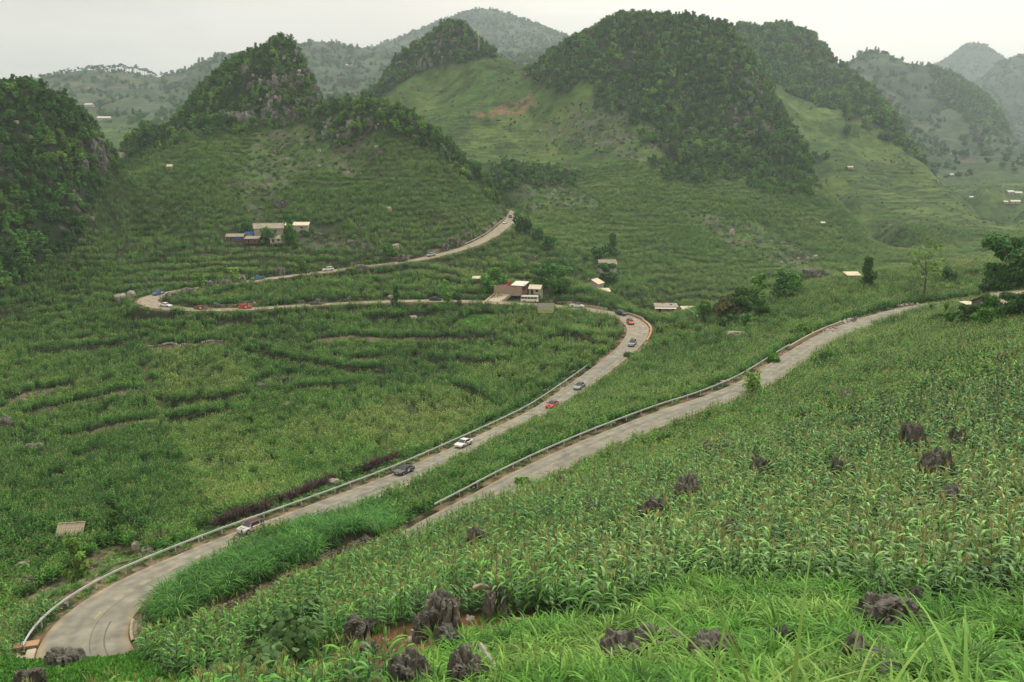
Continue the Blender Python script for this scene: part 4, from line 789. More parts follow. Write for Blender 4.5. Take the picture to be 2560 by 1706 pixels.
# rubble stone walls: single stones while they can be picked out, the rest joined
def stone_variants(m):
    L_ = []
    for i in range(8):
        bm = bmesh.new(); bmesh.ops.create_icosphere(bm, subdivisions=1, radius=.5)
        for v in bm.verts: v.co = Vector((v.co.x * rr(.8, 1.15), v.co.y * rr(.5, .8), v.co.z * rr(.75, 1.05))) + Vector((rr(-.06, .06), rr(-.06, .06), rr(-.06, .06)))
        me = bpy.data.meshes.new('stone'); bm.to_mesh(me); bm.free(); me.materials.append(m[i % len(m)]); L_.append(me)
    return L_
mS1, mS2, mS3 = simple('stone_grey', (.30, .265, .225), .95, noise=.3), simple('stone_brown', (.28, .19, .14), .95, noise=.3), simple('stone_pale', (.46, .40, .33), .95, noise=.25)
SV = stone_variants([mS1, mS2, mS1, mS3]); SVP = stone_variants([mS3, mS1, mS3])
def stone_wall(name, label, k0, k1, o_, rows_, size, var, batter=.12, maxn=290, rev=False):
    e = empty(name, side_pt(k0, o_), 0, label, 'stone wall'); base = Vector(e.location); s = 1 if o_ > 0 else -1; todo = []
    ks = np.arange(k0, k1, size * .95)
    for k in (ks if not rev else ks[::-1]):
        for r in range(rows_): todo.append((min(k + (r % 2) * size * .5 + rr(-.16, .16), k1 - .01), r))
    bm = bmesh.new()
    for n, (k, r) in enumerate(todo):
        p_ = side_pt(k, o_ + s * batter * r, -.15 + (r + .5) * size * .62 + rr(-.07, .07)) - base; me = random.choice(var)
        M = Matrix.Translation(p_) @ Matrix.Rotation(math.atan2(ROAD_T[int(k), 1], ROAD_T[int(k), 0]) + rr(-.3, .3), 4, 'Z') @ Matrix.Diagonal((size * rr(.9, 1.3), size * rr(.8, 1.1), size * rr(.85, 1.1), 1))
        if n < maxn: o = child('stone', me, e); o.matrix_local = M
        else:
            t_ = len(bm.verts); bm.from_mesh(me); bm.verts.ensure_lookup_table()
            for v in bm.verts[t_:]: v.co = M @ v.co
    if len(bm.verts): me = bpy.data.meshes.new('stone_courses'); bm.to_mesh(me); me.materials.append(mWall); o = child('stone_courses', me, e); o['kind'] = 'stuff'
    bm.free()
    b = MB(); sweep(b, list(range(k0, k1)), [(o_ + s * .12, -.5), (o_ + s * (.1 + batter * rows_), size * .58 * rows_ - .1), (o_ + s * .75, size * .58 * rows_ - .05), (o_ + s * .9, -.8)]); b.v = [tuple(Vector(v) - base) for v in b.v]; child('mortar_core', b.mesh('mortar_core', [mWall]), e)
stone_wall('island_wall', 'rubble stone wall holding up the grass island inside the hairpin', road_at(970, 1380, 60, 120), kI0 + 16, .95, 4, .46, SV, rev=True)
stone_wall('rubble_wall', 'short pale rubble wall outside the hairpin drain', kO0, kO1 + 1, -4.0, 2, .42, SVP)
# striped marker posts
mWhite = simple('white_paint', (.80, .77, .70), .6); mRed = simple('red_paint', (.55, .03, .03), .5); mBlackP = simple('black_paint', (.02, .02, .02), .5)
def marker(px, py, h, label, group, stripes=True):
    p_ = at(px, py); e = empty('marker_post', p_, 0, label, 'marker post', group); nseg = 6 if stripes else 2; r = .075 if stripes else .09
    for i in range(nseg): b = MB(); b.box((0, 0, 0), (r * 2, r * 2, h / nseg)); child('band', b.mesh('band', [mRed if (i % 2 if stripes else i == 1) else mWhite]), e, (0, 0, h * (i + .5) / nseg - .05))
marker(1105, 1122, 2.6, 'tall red and white striped pole behind the guardrail above the white sedan', 'striped poles')
marker(1370, 990, 2.2, 'red and white striped pole behind the guardrail near the red coupe', 'striped poles')
marker(694, 776, 2.4, 'red and white striped pole on the verge right of the red SUV', 'striped poles')
marker(826, 672, 2.6, 'striped pole beside the white SUV on the top road', 'striped poles')
for i, (x, y) in enumerate([(1557, 842), (1553, 856), (1548, 868), (1540, 876), (1531, 884), (1521, 892)]): marker(x, y, 1.15, 'short white marker post in the row on the inner verge of the tight bend', 'small white marker posts on the bend', False)
marker(505, 1348, .8, 'small red and white post beside the guardrail left of the silver hatchback', 'small white marker posts on the bend', False)
# ------------------------------------------------------------------ vehicles
mGlass = simple('car_glass', (.03, .04, .05), .12, spec=.8); mTyre2 = simple('tyre', (.018, .018, .018), .9); mRim = simple('alloy_rim', (.38, .38, .38), .35, .6); mBlk = simple('black_trim', (.02, .02, .022), .5)
mHead = simple('headlamp_glass', (.75, .76, .74), .15, spec=.8); mTail = simple('tail_lamp', (.35, .01, .01), .3)
def paint(name, c, rough=.28): return simple(name, c, rough, spec=.6)
PNT = dict(silver=paint('silver_paint', (.52, .50, .46)), grey=paint('dark_grey_paint', (.085, .083, .08)), white=paint('white_car_paint', (.80, .79, .75)), red=paint('red_car_paint', (.62, .022, .02)), black=paint('black_car_paint', (.02, .02, .023)),
    maroon=paint('maroon_paint', (.22, .028, .03)), blue=paint('blue_paint', (.03, .10, .30)), teal=paint('teal_blue_paint', (.05, .19, .30)), steel=paint('steel_grey_paint', (.30, .32, .34)), orange=paint('orange_red_paint', (.58, .075, .03)), cream=paint('cream_paint', (.78, .74, .62)))
KIND = {  # length, width, height, hood z, belt z, deck z, windscreen base x, roof front x, roof rear x, rear glass base x  (fractions of half length)
 'sedan': (4.75, 1.85, 1.43, .80, .93, .98, .42, .12, -.42, -.78), 'coupe': (4.6, 1.88, 1.36, .80, .92, .98, .36, .08, -.42, -.88), 'suv': (4.65, 1.88, 1.68, 1.0, 1.08, 1.10, .50, .22, -.80, -.95), 'hatch': (4.3, 1.82, 1.56, .95, 1.05, 1.08, .50, .24, -.82, -.95), 'pickup': (5.3, 1.9, 1.82, 1.08, 1.16, 1.16, .50, .26, -.22, -.36)}
def loft(b, st, mi=0):
    """closed lower body from stations (x, z_low, z_shoulder, z_top, half width)"""
    n = len(b.v); m = 8
    for x, zl, zs, zt, w in st: b.v += [(x, -w * .90, zl), (x, -w, zl + .22), (x, -w, zs), (x, -w * .86, zt), (x, w * .86, zt), (x, w, zs), (x, w, zl + .22), (x, w * .90, zl)]
    for i in range(len(st) - 1):
        for j in range(m): q = (j + 1) % m; b.f.append((n + i * m + j, n + (i + 1) * m + j, n + (i + 1) * m + q, n + i * m + q)); b.m.append(mi)
    b.f.append(tuple(n + j for j in range(m))); b.m.append(mi); b.f.append(tuple(n + (len(st) - 1) * m + m - 1 - j for j in range(m))); b.m.append(mi)
def make_vehicle(name, kind, col, label, cat, roofcol=None, group='rally cars driving down the mountain road'):
    L_, Wd, H, hz, bz, dz, wx_, rf, rb, rx = KIND[kind]; h = L_ / 2; w = Wd / 2; m = PNT[col]; mr_ = PNT[roofcol] if roofcol else m
    e = empty(name, (0, 0, 0), 0, label, cat, group); b = MB()
    dk = dz if kind != 'pickup' else 1.12
    loft(b, [(h, .42, .60, .66, w * .78), (h * .97, .30, .66, hz - .12, w * .90), (h * .80, .27, .76, hz - .03, w * .98), (h * wx_, .26, bz - .10, hz + .06, w), (0, .26, bz - .06, bz, w), (h * rx, .26, bz - .06, bz + .02, w), (-h * .93, .28, dk - .12, dk - .03, w * .97), (-h, .36, dk - .25, dk - .10, w * .86)])
    wb, wt = w * .88, w * .70; zb, zt = bz - .02, H - .05; xs = (h * wx_, h * rf, h * rb, h * rx); n = len(b.v)
    b.v += [(xs[0], -wb, zb), (xs[0], wb, zb), (xs[3], wb, zb), (xs[3], -wb, zb), (xs[1], -wt, zt), (xs[1], wt, zt), (xs[2], wt, zt), (xs[2], -wt, zt)]
    for f in ((0, 1, 5, 4), (1, 2, 6, 5), (2, 3, 7, 6), (3, 0, 4, 7)): b.f.append(tuple(n + i for i in f)); b.m.append(0)
    me = b.mesh('body', [m]); o = child('body', me, e); bv = o.modifiers.new('edge', 'BEVEL'); bv.width = .05; bv.segments = 2; bv.limit_method = 'ANGLE'
    r = MB(); r.v += [(xs[1] + .06, -wt - .03, zt), (xs[1] + .06, wt + .03, zt), (xs[2] - .06, wt + .03, zt), (xs[2] - .06, -wt - .03, zt), (xs[1] - .12, -wt * .85, H), (xs[1] - .12, wt * .85, H), (xs[2] + .1, wt * .85, H), (xs[2] + .1, -wt * .85, H)]
    for f in ((0, 1, 5, 4), (1, 2, 6, 5), (2, 3, 7, 6), (3, 0, 4, 7), (4, 5, 6, 7)): r.f.append(f); r.m.append(0)
    child('roof', r.mesh('roof', [mr_]), e)
    def glass(nm, A, B, C, D, inset=.1, out=.012):
        A, B, C, D = map(Vector, (A, B, C, D)); ce = (A + B + C + D) / 4; nn = (B - A).cross(D - A).normalized()
        if nn.dot(ce - Vector((0, 0, 1.0))) < 0: nn = -nn
        P_ = [q + (ce - q) * inset + nn * out for q in (A, B, C, D)]; P2 = [q - nn * .03 for q in P_]; g = MB(); g.v = [tuple(q) for q in P_ + P2]
        g.f = [(0, 1, 2, 3), (7, 6, 5, 4), (0, 4, 5, 1), (1, 5, 6, 2), (2, 6, 7, 3), (3, 7, 4, 0)]; g.m = [0] * 6; child(nm, g.mesh(nm, [mGlass]), e)
    glass('windscreen', (xs[0], -wb, zb), (xs[0], wb, zb), (xs[1], wt, zt), (xs[1], -wt, zt), .07)
    glass('rear_window', (xs[3], -wb, zb), (xs[3], wb, zb), (xs[2], wt, zt), (xs[2], -wt, zt), .10)
    md = (xs[0] * .3 + xs[3] * .7 if kind not in ('pickup',) else (xs[0] + xs[3]) / 2); mt = (xs[1] + xs[2]) / 2 if kind == 'pickup' else xs[1] * .4 + xs[2] * .6
    for s in (-1, 1):
        glass('front_side_window', (xs[0] - .1, s * wb, zb + .04), (md, s * wb, zb + .04), (mt, s * wt, zt), (xs[1], s * wt, zt), .06)
        glass('rear_side_window', (md - .06, s * wb, zb + .04), (xs[3] + .12, s * wb, zb + .04), (xs[2], s * wt, zt), (mt - .06, s * wt, zt), .07)
        g = MB(); g.box((0, 0, 0), (.18, .24, .15), taper=.8); child('mirror', g.mesh('mirror', [mRed if col == 'silver' else mBlk]), e, (xs[0] - .32, s * (w + .08), bz + .05))
        g = MB(); g.box((0, 0, 0), (.22, .42, .15), taper=.8); child('headlight', g.mesh('headlight', [mHead]), e, (h * .93, s * w * .64, hz - .22))
        g = MB(); g.box((0, 0, 0), (.14, .36, .18)); child('tail_light', g.mesh('tail_light', [mTail]), e, (-h * .965, s * w * .66, dk - .22))
    R_ = .35 if kind in ('sedan', 'coupe') else .39
    for x_ in (h * .63, -h * .60):
        for s in (-1, 1):
            t_ = MB(); t_.tube([(0, -.125, 0), (0, .125, 0)], R_, R_, 18); t2 = child('tyre', t_.mesh('tyre', [mTyre2]), e, (x_, s * (w - .09), R_))
            t_ = MB(); t_.tube([(0, -.135, 0), (0, .135, 0)], R_ * .64, R_ * .60, 12); child('rim', t_.mesh('rim', [mRim]), t2)
            t_ = MB(); t_.tube([(0, -.05, 0), (0, .05, 0)], R_ * 1.14, R_ * 1.14, 16); child('wheel_arch', t_.mesh('wheel_arch', [mBlk]), e, (x_, s * (w - .055), R_ + .02))
    g = MB(); g.box((0, 0, 0), (.05, w * .95, .20)); child('grille', g.mesh('grille', [mBlk]), e, (h * .985, 0, .58)); g = MB(); g.box((0, 0, 0), (.03, .5, .12)); child('number_plate', g.mesh('number_plate', [mWhite]), e, (h * 1.005, 0, .50))
    if kind == 'pickup':
        g = MB(); g.box((0, 0, 0), (h * .56, w * 1.5, .06)); child('load_bed', g.mesh('load_bed', [mBlk]), e, (-h * .665, 0, dk + .012)); 
        for s in (-1, 1): g = MB(); g.box((0, 0, 0), (h * .60, .09, .16)); child('bed_rail', g.mesh('bed_rail', [m]), e, (-h * .66, s * w * .86, dk + .05))
        g = MB(); g.tube([(0, -w * .75, 0), (0, -w * .62, .5), (0, w * .62, .5), (0, w * .75, 0)], .05, .05, 6); child('roll_bar', g.mesh('roll_bar', [mBlk]), e, (-h * .42, 0, dk))
    e['_h'] = h; e['_w'] = w; del e['_h'], e['_w']; return e, h, w
def decal(e, nm, x, y, z, sx, sz, m, side=True):
    g = MB(); g.box((0, 0, 0), (sx, .012, sz) if side else (sx, sz, .012)); child(nm, g.mesh(nm, [m]), e, (x, y, z))
def put(e, px, py, lane, rev=False, y0=60, y1=620):
    k = road_at(px, py, y0, y1); a = side_pt(k, .001); q = road_pt(k, lane, 0); t_ = -Vector(ROAD_T[k]) if rev else Vector(ROAD_T[k])
    e.location = q; yaw = math.atan2(t_.y, t_.x); pit = -math.asin(t_.z); e.rotation_euler = (0, pit, yaw)
    return k
# traffic runs from the pass down to the lower hairpin: against the sense in which the road line is drawn
e, h, w = make_vehicle('hatchback', 'hatch', 'silver', 'silver hatchback with red roof stripes and red side graphics', 'car', 'black'); put(e, 645, 1320, -1.25, True)
for y in (-.5, .5): decal(e, 'roof_stripe', -.35, y, 1.565, 2.0, .10, mRed, False)
for s in (-1, 1): decal(e, 'red_graphic', -.55, s * .925, .78, .75, .42, mRed); decal(e, 'blue_graphic', -1.1, s * .925, .98, .3, .2, PNT['blue']); decal(e, 'white_number', -.5, s * .932, .78, .28, .26, mWhite); decal(e, 'sill', 0, s * .925, .34, 2.2, .16, mBlk)
for y in (-.28, .28): decal(e, 'bonnet_stripe', 1.45, y, .955, .9, .14, mBlk, False)
e, h, w = make_vehicle('saloon_car', 'coupe', 'grey', 'dark grey saloon with white door number, behind the silver hatchback', 'car', 'black'); put(e, 1025, 1180, -1.3, True)
for s in (-1, 1): decal(e, 'door_number', -.1, s * .945, .62, .5, .4, mWhite)
e, h, w = make_vehicle('saloon_car', 'sedan', 'white', 'white saloon with dark wheels close to the guardrail', 'car'); put(e, 1173, 1112, -1.4, True)
for s in (-1, 1): decal(e, 'door_number', -.1, s * .93, .66, .45, .35, mBlk)
e, h, w = make_vehicle('coupe', 'coupe', 'red', 'bright red coupe with black roof and bonnet stripe', 'car', 'black'); put(e, 1368, 1010, .7, True); decal(e, 'bonnet_stripe', 1.45, 0, .80, 1.2, .5, mBlk, False)
e, h, w = make_vehicle('saloon_car', 'sedan', 'steel', 'grey car with black roof half hidden by the maize', 'car', 'black'); put(e, 1440, 965, .9, True)
e, h, w = make_vehicle('offroader', 'suv', 'steel', 'grey black SUV just below the tight bend', 'car', 'black'); put(e, 1571, 862, .8, True)
e, h, w = make_vehicle('hatchback', 'hatch', 'orange', 'car with orange red nose and dark roof in the tight bend', 'car', 'black'); put(e, 1579, 818, -1.6, True)
e, h, w = make_vehicle('offroader', 'suv', 'black', 'glossy black SUV entering the tight bend', 'car'); put(e, 1546, 794, 1.2, True)
e, h, w = make_vehicle('pickup_truck', 'pickup', 'white', 'white pickup emerging from behind the maize near the parapet', 'pickup', 'black'); put(e, 1441, 769, .8, True)
e, h, w = make_vehicle('saloon_car', 'sedan', 'black', 'dark saloon passing behind the green bush by the village', 'car'); put(e, 1090, 752, 0, True)
e, h, w = make_vehicle('saloon_car', 'sedan', 'grey', 'dark saloon half hidden by the verge, below the grey stone cutting', 'car', 'black'); put(e, 792, 764, 0, True)
e, h, w = make_vehicle('offroader', 'suv', 'red', 'bright red SUV on the middle road', 'car'); put(e, 612, 772, .8, True)
for s in (-1, 1): decal(e, 'white_graphic', .2, s * .955, .62, .7, .3, mWhite)
e, h, w = make_vehicle('saloon_car', 'sedan', 'maroon', 'maroon saloon with white door circle, left of the red SUV', 'car'); put(e, 503, 774, .8, True)
for s in (-1, 1): decal(e, 'door_number', -.1, s * .93, .66, .5, .42, mWhite)
e, h, w = make_vehicle('saloon_car', 'sedan', 'white', 'white saloon leaving the left hairpin', 'car'); put(e, 412, 768, .8, True)
e, h, w = make_vehicle('pickup_truck', 'pickup', 'blue', 'bright blue pickup with white and red tail in the left hairpin', 'pickup'); put(e, 400, 739, -.8, True, 290)
for s in (-1, 1): decal(e, 'white_graphic', -1.0, s * .965, .78, 1.0, .4, mWhite); decal(e, 'red_graphic', -1.65, s * .972, .78, .5, .4, mRed)
e, h, w = make_vehicle('pickup_truck', 'pickup', 'teal', 'teal blue pickup on the top road below the village', 'pickup'); put(e, 648, 698, -.9, True, 300)
e, h, w = make_vehicle('offroader', 'suv', 'white', 'white SUV on the top road right of the teal pickup', 'car'); put(e, 824, 678, -.9, True, 300)
e, h, w = make_vehicle('offroader', 'suv', 'black', 'dark car half sunk behind the maize on the top road', 'car'); put(e, 1007, 656, 0, True, 300)
e, h, w = make_vehicle('offroader', 'suv', 'steel', 'silver grey SUV climbing past the road cutting', 'car'); put(e, 1080, 643, -.9, True, 300)
e, h, w = make_vehicle('saloon_car', 'sedan', 'white', 'white car nearest of the three queued below the pass', 'car'); put(e, 1271, 563, -.9, True, 380)
e, h, w = make_vehicle('saloon_car', 'suv', 'black', 'dark car, middle of the three queued below the pass', 'car'); put(e, 1278, 545, -.9, True, 380)
e, h, w = make_vehicle('saloon_car', 'sedan', 'white', 'white car, topmost of the three queued below the pass', 'car'); put(e, 1271, 533, -.9, True, 380)
# parked minibus
def bus():
    e = empty('minibus', (0, 0, 0), 0, 'cream minibus with dark windows parked in front of the brick house', 'minibus'); b = MB(); b.box((0, 0, 1.32), (6.8, 2.1, 2.1), taper=.93); o = child('body', b.mesh('body', [PNT['cream']]), e)
    m_ = o.modifiers.new('edge', 'BEVEL'); m_.width = .12; m_.segments = 3
    b = MB(); b.box((0, 0, 2.42), (6.2, 1.75, .12), taper=.9); child('roof', b.mesh('roof', [PNT['cream']]), e)
    for s in (-1, 1):
        for i in range(5): b = MB(); b.box((0, 0, 0), (1.08, .04, .68)); child('window', b.mesh('window', [mGlass]), e, (-2.6 + i * 1.22, s * 1.03, 1.68), (s * .035, 0, 0))
    b = MB(); b.box((0, 0, 0), (.05, 1.7, .9)); child('windscreen', b.mesh('windscreen', [mGlass]), e, (3.36, 0, 1.65), (0, -.035, 0))
    for x_ in (2.1, -2.0):
        for s in (-1, 1):
            t_ = MB(); t_.tube([(0, -.13, 0), (0, .13, 0)], .38, .38, 14); t2 = child('tyre', t_.mesh('tyre', [mTyre2]), e, (x_, s * .98, .38)); t_ = MB(); t_.tube([(0, -.14, 0), (0, .14, 0)], .22, .2, 10); child('rim', t_.mesh('rim', [mRim]), t2)
    return e
e = bus(); k = road_at(1318, 760, 250); q = side_pt(k, .2, 0); e.location = side_pt(k, -1.8, 0) if ROAD_N[k, 1] < 0 else side_pt(k, 1.8, 0); e.rotation_euler = (0, 0, math.atan2(ROAD_T[k, 1], ROAD_T[k, 0]) + math.pi)
# ------------------------------------------------------------------ people and motorbikes
mSkin = simple('skin', (.42, .25, .17), .6); mHair = simple('hair', (.02, .015, .012), .7)
def person(loc, rz, label, pose, top, bottom, head=None):
    """one continuous skinned body, then clothes colours by height; pose is 'stand' or 'ride'"""
    if pose == 'stand':
        J = {'pel': (0, 0, .92, .15), 'ch': (0, 0, 1.30, .17), 'nk': (0, 0, 1.48, .06), 'hd': (.01, 0, 1.62, .105), 'ht': (.0, 0, 1.70, .08), 'hl': (0, .10, .88, .10), 'kl': (.02, .11, .48, .07), 'al': (0, .12, .08, .045), 'tl': (.14, .13, .04, .04), 'sl': (0, .19, 1.38, .07), 'el': (-.02, .26, 1.10, .05), 'wl': (.06, .27, .86, .035), 'fl': (.09, .27, .77, .03)}
    else:
        J = {'pel': (-.15, 0, .86, .15), 'ch': (-.02, 0, 1.22, .17), 'nk': (.04, 0, 1.40, .06), 'hd': (.08, 0, 1.54, .12), 'ht': (.08, 0, 1.63, .09), 'hl': (-.10, .13, .84, .10), 'kl': (.30, .22, .74, .075), 'al': (.12, .20, .32, .05), 'tl': (.26, .20, .28, .045), 'sl': (.0, .19, 1.32, .07), 'el': (.18, .27, 1.08, .05), 'wl': (.42, .28, 1.06, .038), 'fl': (.50, .27, 1.05, .03)}
    V = []; E = []; Rr = []; ix = {}
    def addv(n_, c): ix[n_] = len(V); V.append(c[:3]); Rr.append(c[3])
    for n_, c in J.items():
        addv(n_, c)
        if n_.endswith('l') and n_ not in ('pel',): addv(n_[:-1] + 'r', (c[0], -c[1], c[2], c[3]))
    for a, c in (('pel', 'ch'), ('ch', 'nk'), ('nk', 'hd'), ('hd', 'ht')): E.append((ix[a], ix[c]))
    for s in 'lr':
        for a, c in (('pel', 'h' + s), ('h' + s, 'k' + s), ('k' + s, 'a' + s), ('a' + s, 't' + s), ('ch', 's' + s), ('s' + s, 'e' + s), ('e' + s, 'w' + s), ('w' + s, 'f' + s)): E.append((ix[a], ix[c]))
    me = bpy.data.meshes.new('person'); me.from_pydata(V, E, []); o = bpy.data.objects.new('person', me); COL.objects.link(o)
    sk = o.modifiers.new('skin', 'SKIN'); sv = me.skin_vertices[0].data
    for i, r in enumerate(Rr): sv[i].radius = (r, r)
    sv[0].use_root = True; sb = o.modifiers.new('sub', 'SUBSURF'); sb.levels = 1; sb.render_levels = 1
    m_, nt, bb = mat('clothed_' + label[:12].replace(' ', '_')); tc = nt.nodes.new('ShaderNodeTexCoord'); sp = nt.nodes.new('ShaderNodeSeparateXYZ'); nt.links.new(tc.outputs['Object'], sp.inputs[0]); cr = nt.nodes.new('ShaderNodeValToRGB'); cr.color_ramp.interpolation = 'CONSTANT'
    mr = nt.nodes.new('ShaderNodeMapRange'); mr.inputs['From Max'].default_value = 2.0; nt.links.new(sp.outputs['Z'], mr.inputs['Value']); nt.links.new(mr.outputs[0], cr.inputs[0]); nt.links.new(cr.outputs[0], bb.inputs['Base Color'])
    el = cr.color_ramp.elements; el[0].color = (.02, .02, .02, 1); el[1].position = .05; el[1].color = (*bottom, 1); q = el.new(.46 if pose == 'stand' else .42); q.color = (*top, 1); q = el.new(.735 if pose == 'stand' else .70); q.color = (.42, .25, .17, 1); q = el.new(.825 if pose == 'stand' else .745); q.color = (*(head or (.02, .015, .012)), 1)
    me.materials.append(m_); o.location = loc; o.rotation_euler = (0, 0, rz); return tag(o, label, 'person')
def motorbike(loc, rz, label, col):
    e = empty('motorbike', loc, rz, label, 'motorbike'); m_ = paint('bike_paint', col)
    for x_ in (.62, -.62): t_ = MB(); t_.tube([(0, -.05, 0), (0, .05, 0)], .29, .29, 14); t2 = child('tyre', t_.mesh('tyre', [mTyre2]), e, (x_, 0, .29)); t_ = MB(); t_.tube([(0, -.055, 0), (0, .055, 0)], .18, .18, 8); child('rim', t_.mesh('rim', [mRim]), t2)
    b = MB(); b.tube([(-.55, 0, .55), (-.1, 0, .45), (.3, 0, .5), (.5, 0, .85)], .12, .08, 6); b.box((-.1, 0, .42), (.5, .2, .3)); child('frame', b.mesh('frame', [m_]), e)
    b = MB(); b.box((-.3, 0, .76), (.75, .26, .1), taper=.8); child('seat', b.mesh('seat', [mBlk]), e); b = MB(); b.tube([(.42, -.33, 1.03), (.5, 0, .95), (.42, .33, 1.03)], .02, .02, 5); b.tube([(.5, 0, .95), (.62, 0, .3)], .035, .03, 5); child('handlebar', b.mesh('handlebar', [mBlk]), e)
    b = MB(); b.box((.56, 0, .85), (.12, .18, .16)); child('headlight', b.mesh('headlight', [mHead]), e); return e
k = road_at(2156, 802, 150, 260); yaw = math.atan2(ROAD_T[k, 1], ROAD_T[k, 0]); q = road_pt(k, 2.3 if ROAD_N[k, 1] > 0 else -2.3)
motorbike(q, yaw, 'small motorbike ridden down the upper road near the rubble heap', (.25, .25, .27)); person(q, yaw, 'person in a dark jacket and helmet riding the motorbike on the upper road', 'ride', (.05, .07, .11), (.03, .04, .07), (.03, .04, .06))
k = road_at(566, 713, 300, 360); yaw = math.atan2(-ROAD_T[k, 1], -ROAD_T[k, 0]); q = road_pt(k, -2.2)
motorbike(q, yaw, 'distant dark blue motorbike left of the teal pickup', (.05, .07, .15)); person(q, yaw, 'person in blue riding the distant motorbike left of the teal pickup', 'ride', (.06, .09, .22), (.03, .04, .08), (.3, .3, .35))
q = side_pt(road_at(1592, 830, 200), .1, 0); person(q, 3.0, 'person in white top and dark red trousers at the edge of the tight bend', 'stand', (.7, .62, .55), (.18, .03, .03))
q = road_pt(road_at(1268, 548, 380), 1.6, 0); person(q, 4.4, 'person in white standing by the queued cars below the pass', 'stand', (.75, .74, .7), (.5, .5, .5))
# ------------------------------------------------------------------ single rocks
def rock(px, py, w, h, label, kind='d', lean=0, group=None, yaw=None, ymax=4000):
    """px, py: foot of the rock in the photo; w, h: its size there in photo pixels"""
    if px < 260 and py > 1650: ymax = 70
    g = at(px, py, 8, ymax); zc = project(g.x, g.y, g.z)[2]; m = zc / F_PX; W_, H_ = w * m, h * m; H_ = H_ * .85 + (.75 if samp(FIELD.astype(float), g.x, g.y) > .3 and g.y < 130 else .2 if g.y < 60 else 0)
    me = random.choice({'d': ROCKS_D, 'l': ROCKS_L, 'm': ROCKS_M}[kind]); o = bpy.data.objects.new('limestone_rock' if kind != 'l' else 'pale_rock', me); COL.objects.link(o)
    zz = max(v.co.z for v in me.vertices); o.location = (g.x, g.y + W_ * .2, g.z - H_ * .04); o.scale = (W_ / 1.95, W_ / 2.2, H_ / zz * .88); o.rotation_euler = (0, R(lean), rr(0, 6.28) if yaw is None else yaw)
    return tag(o, label, 'rock', group)
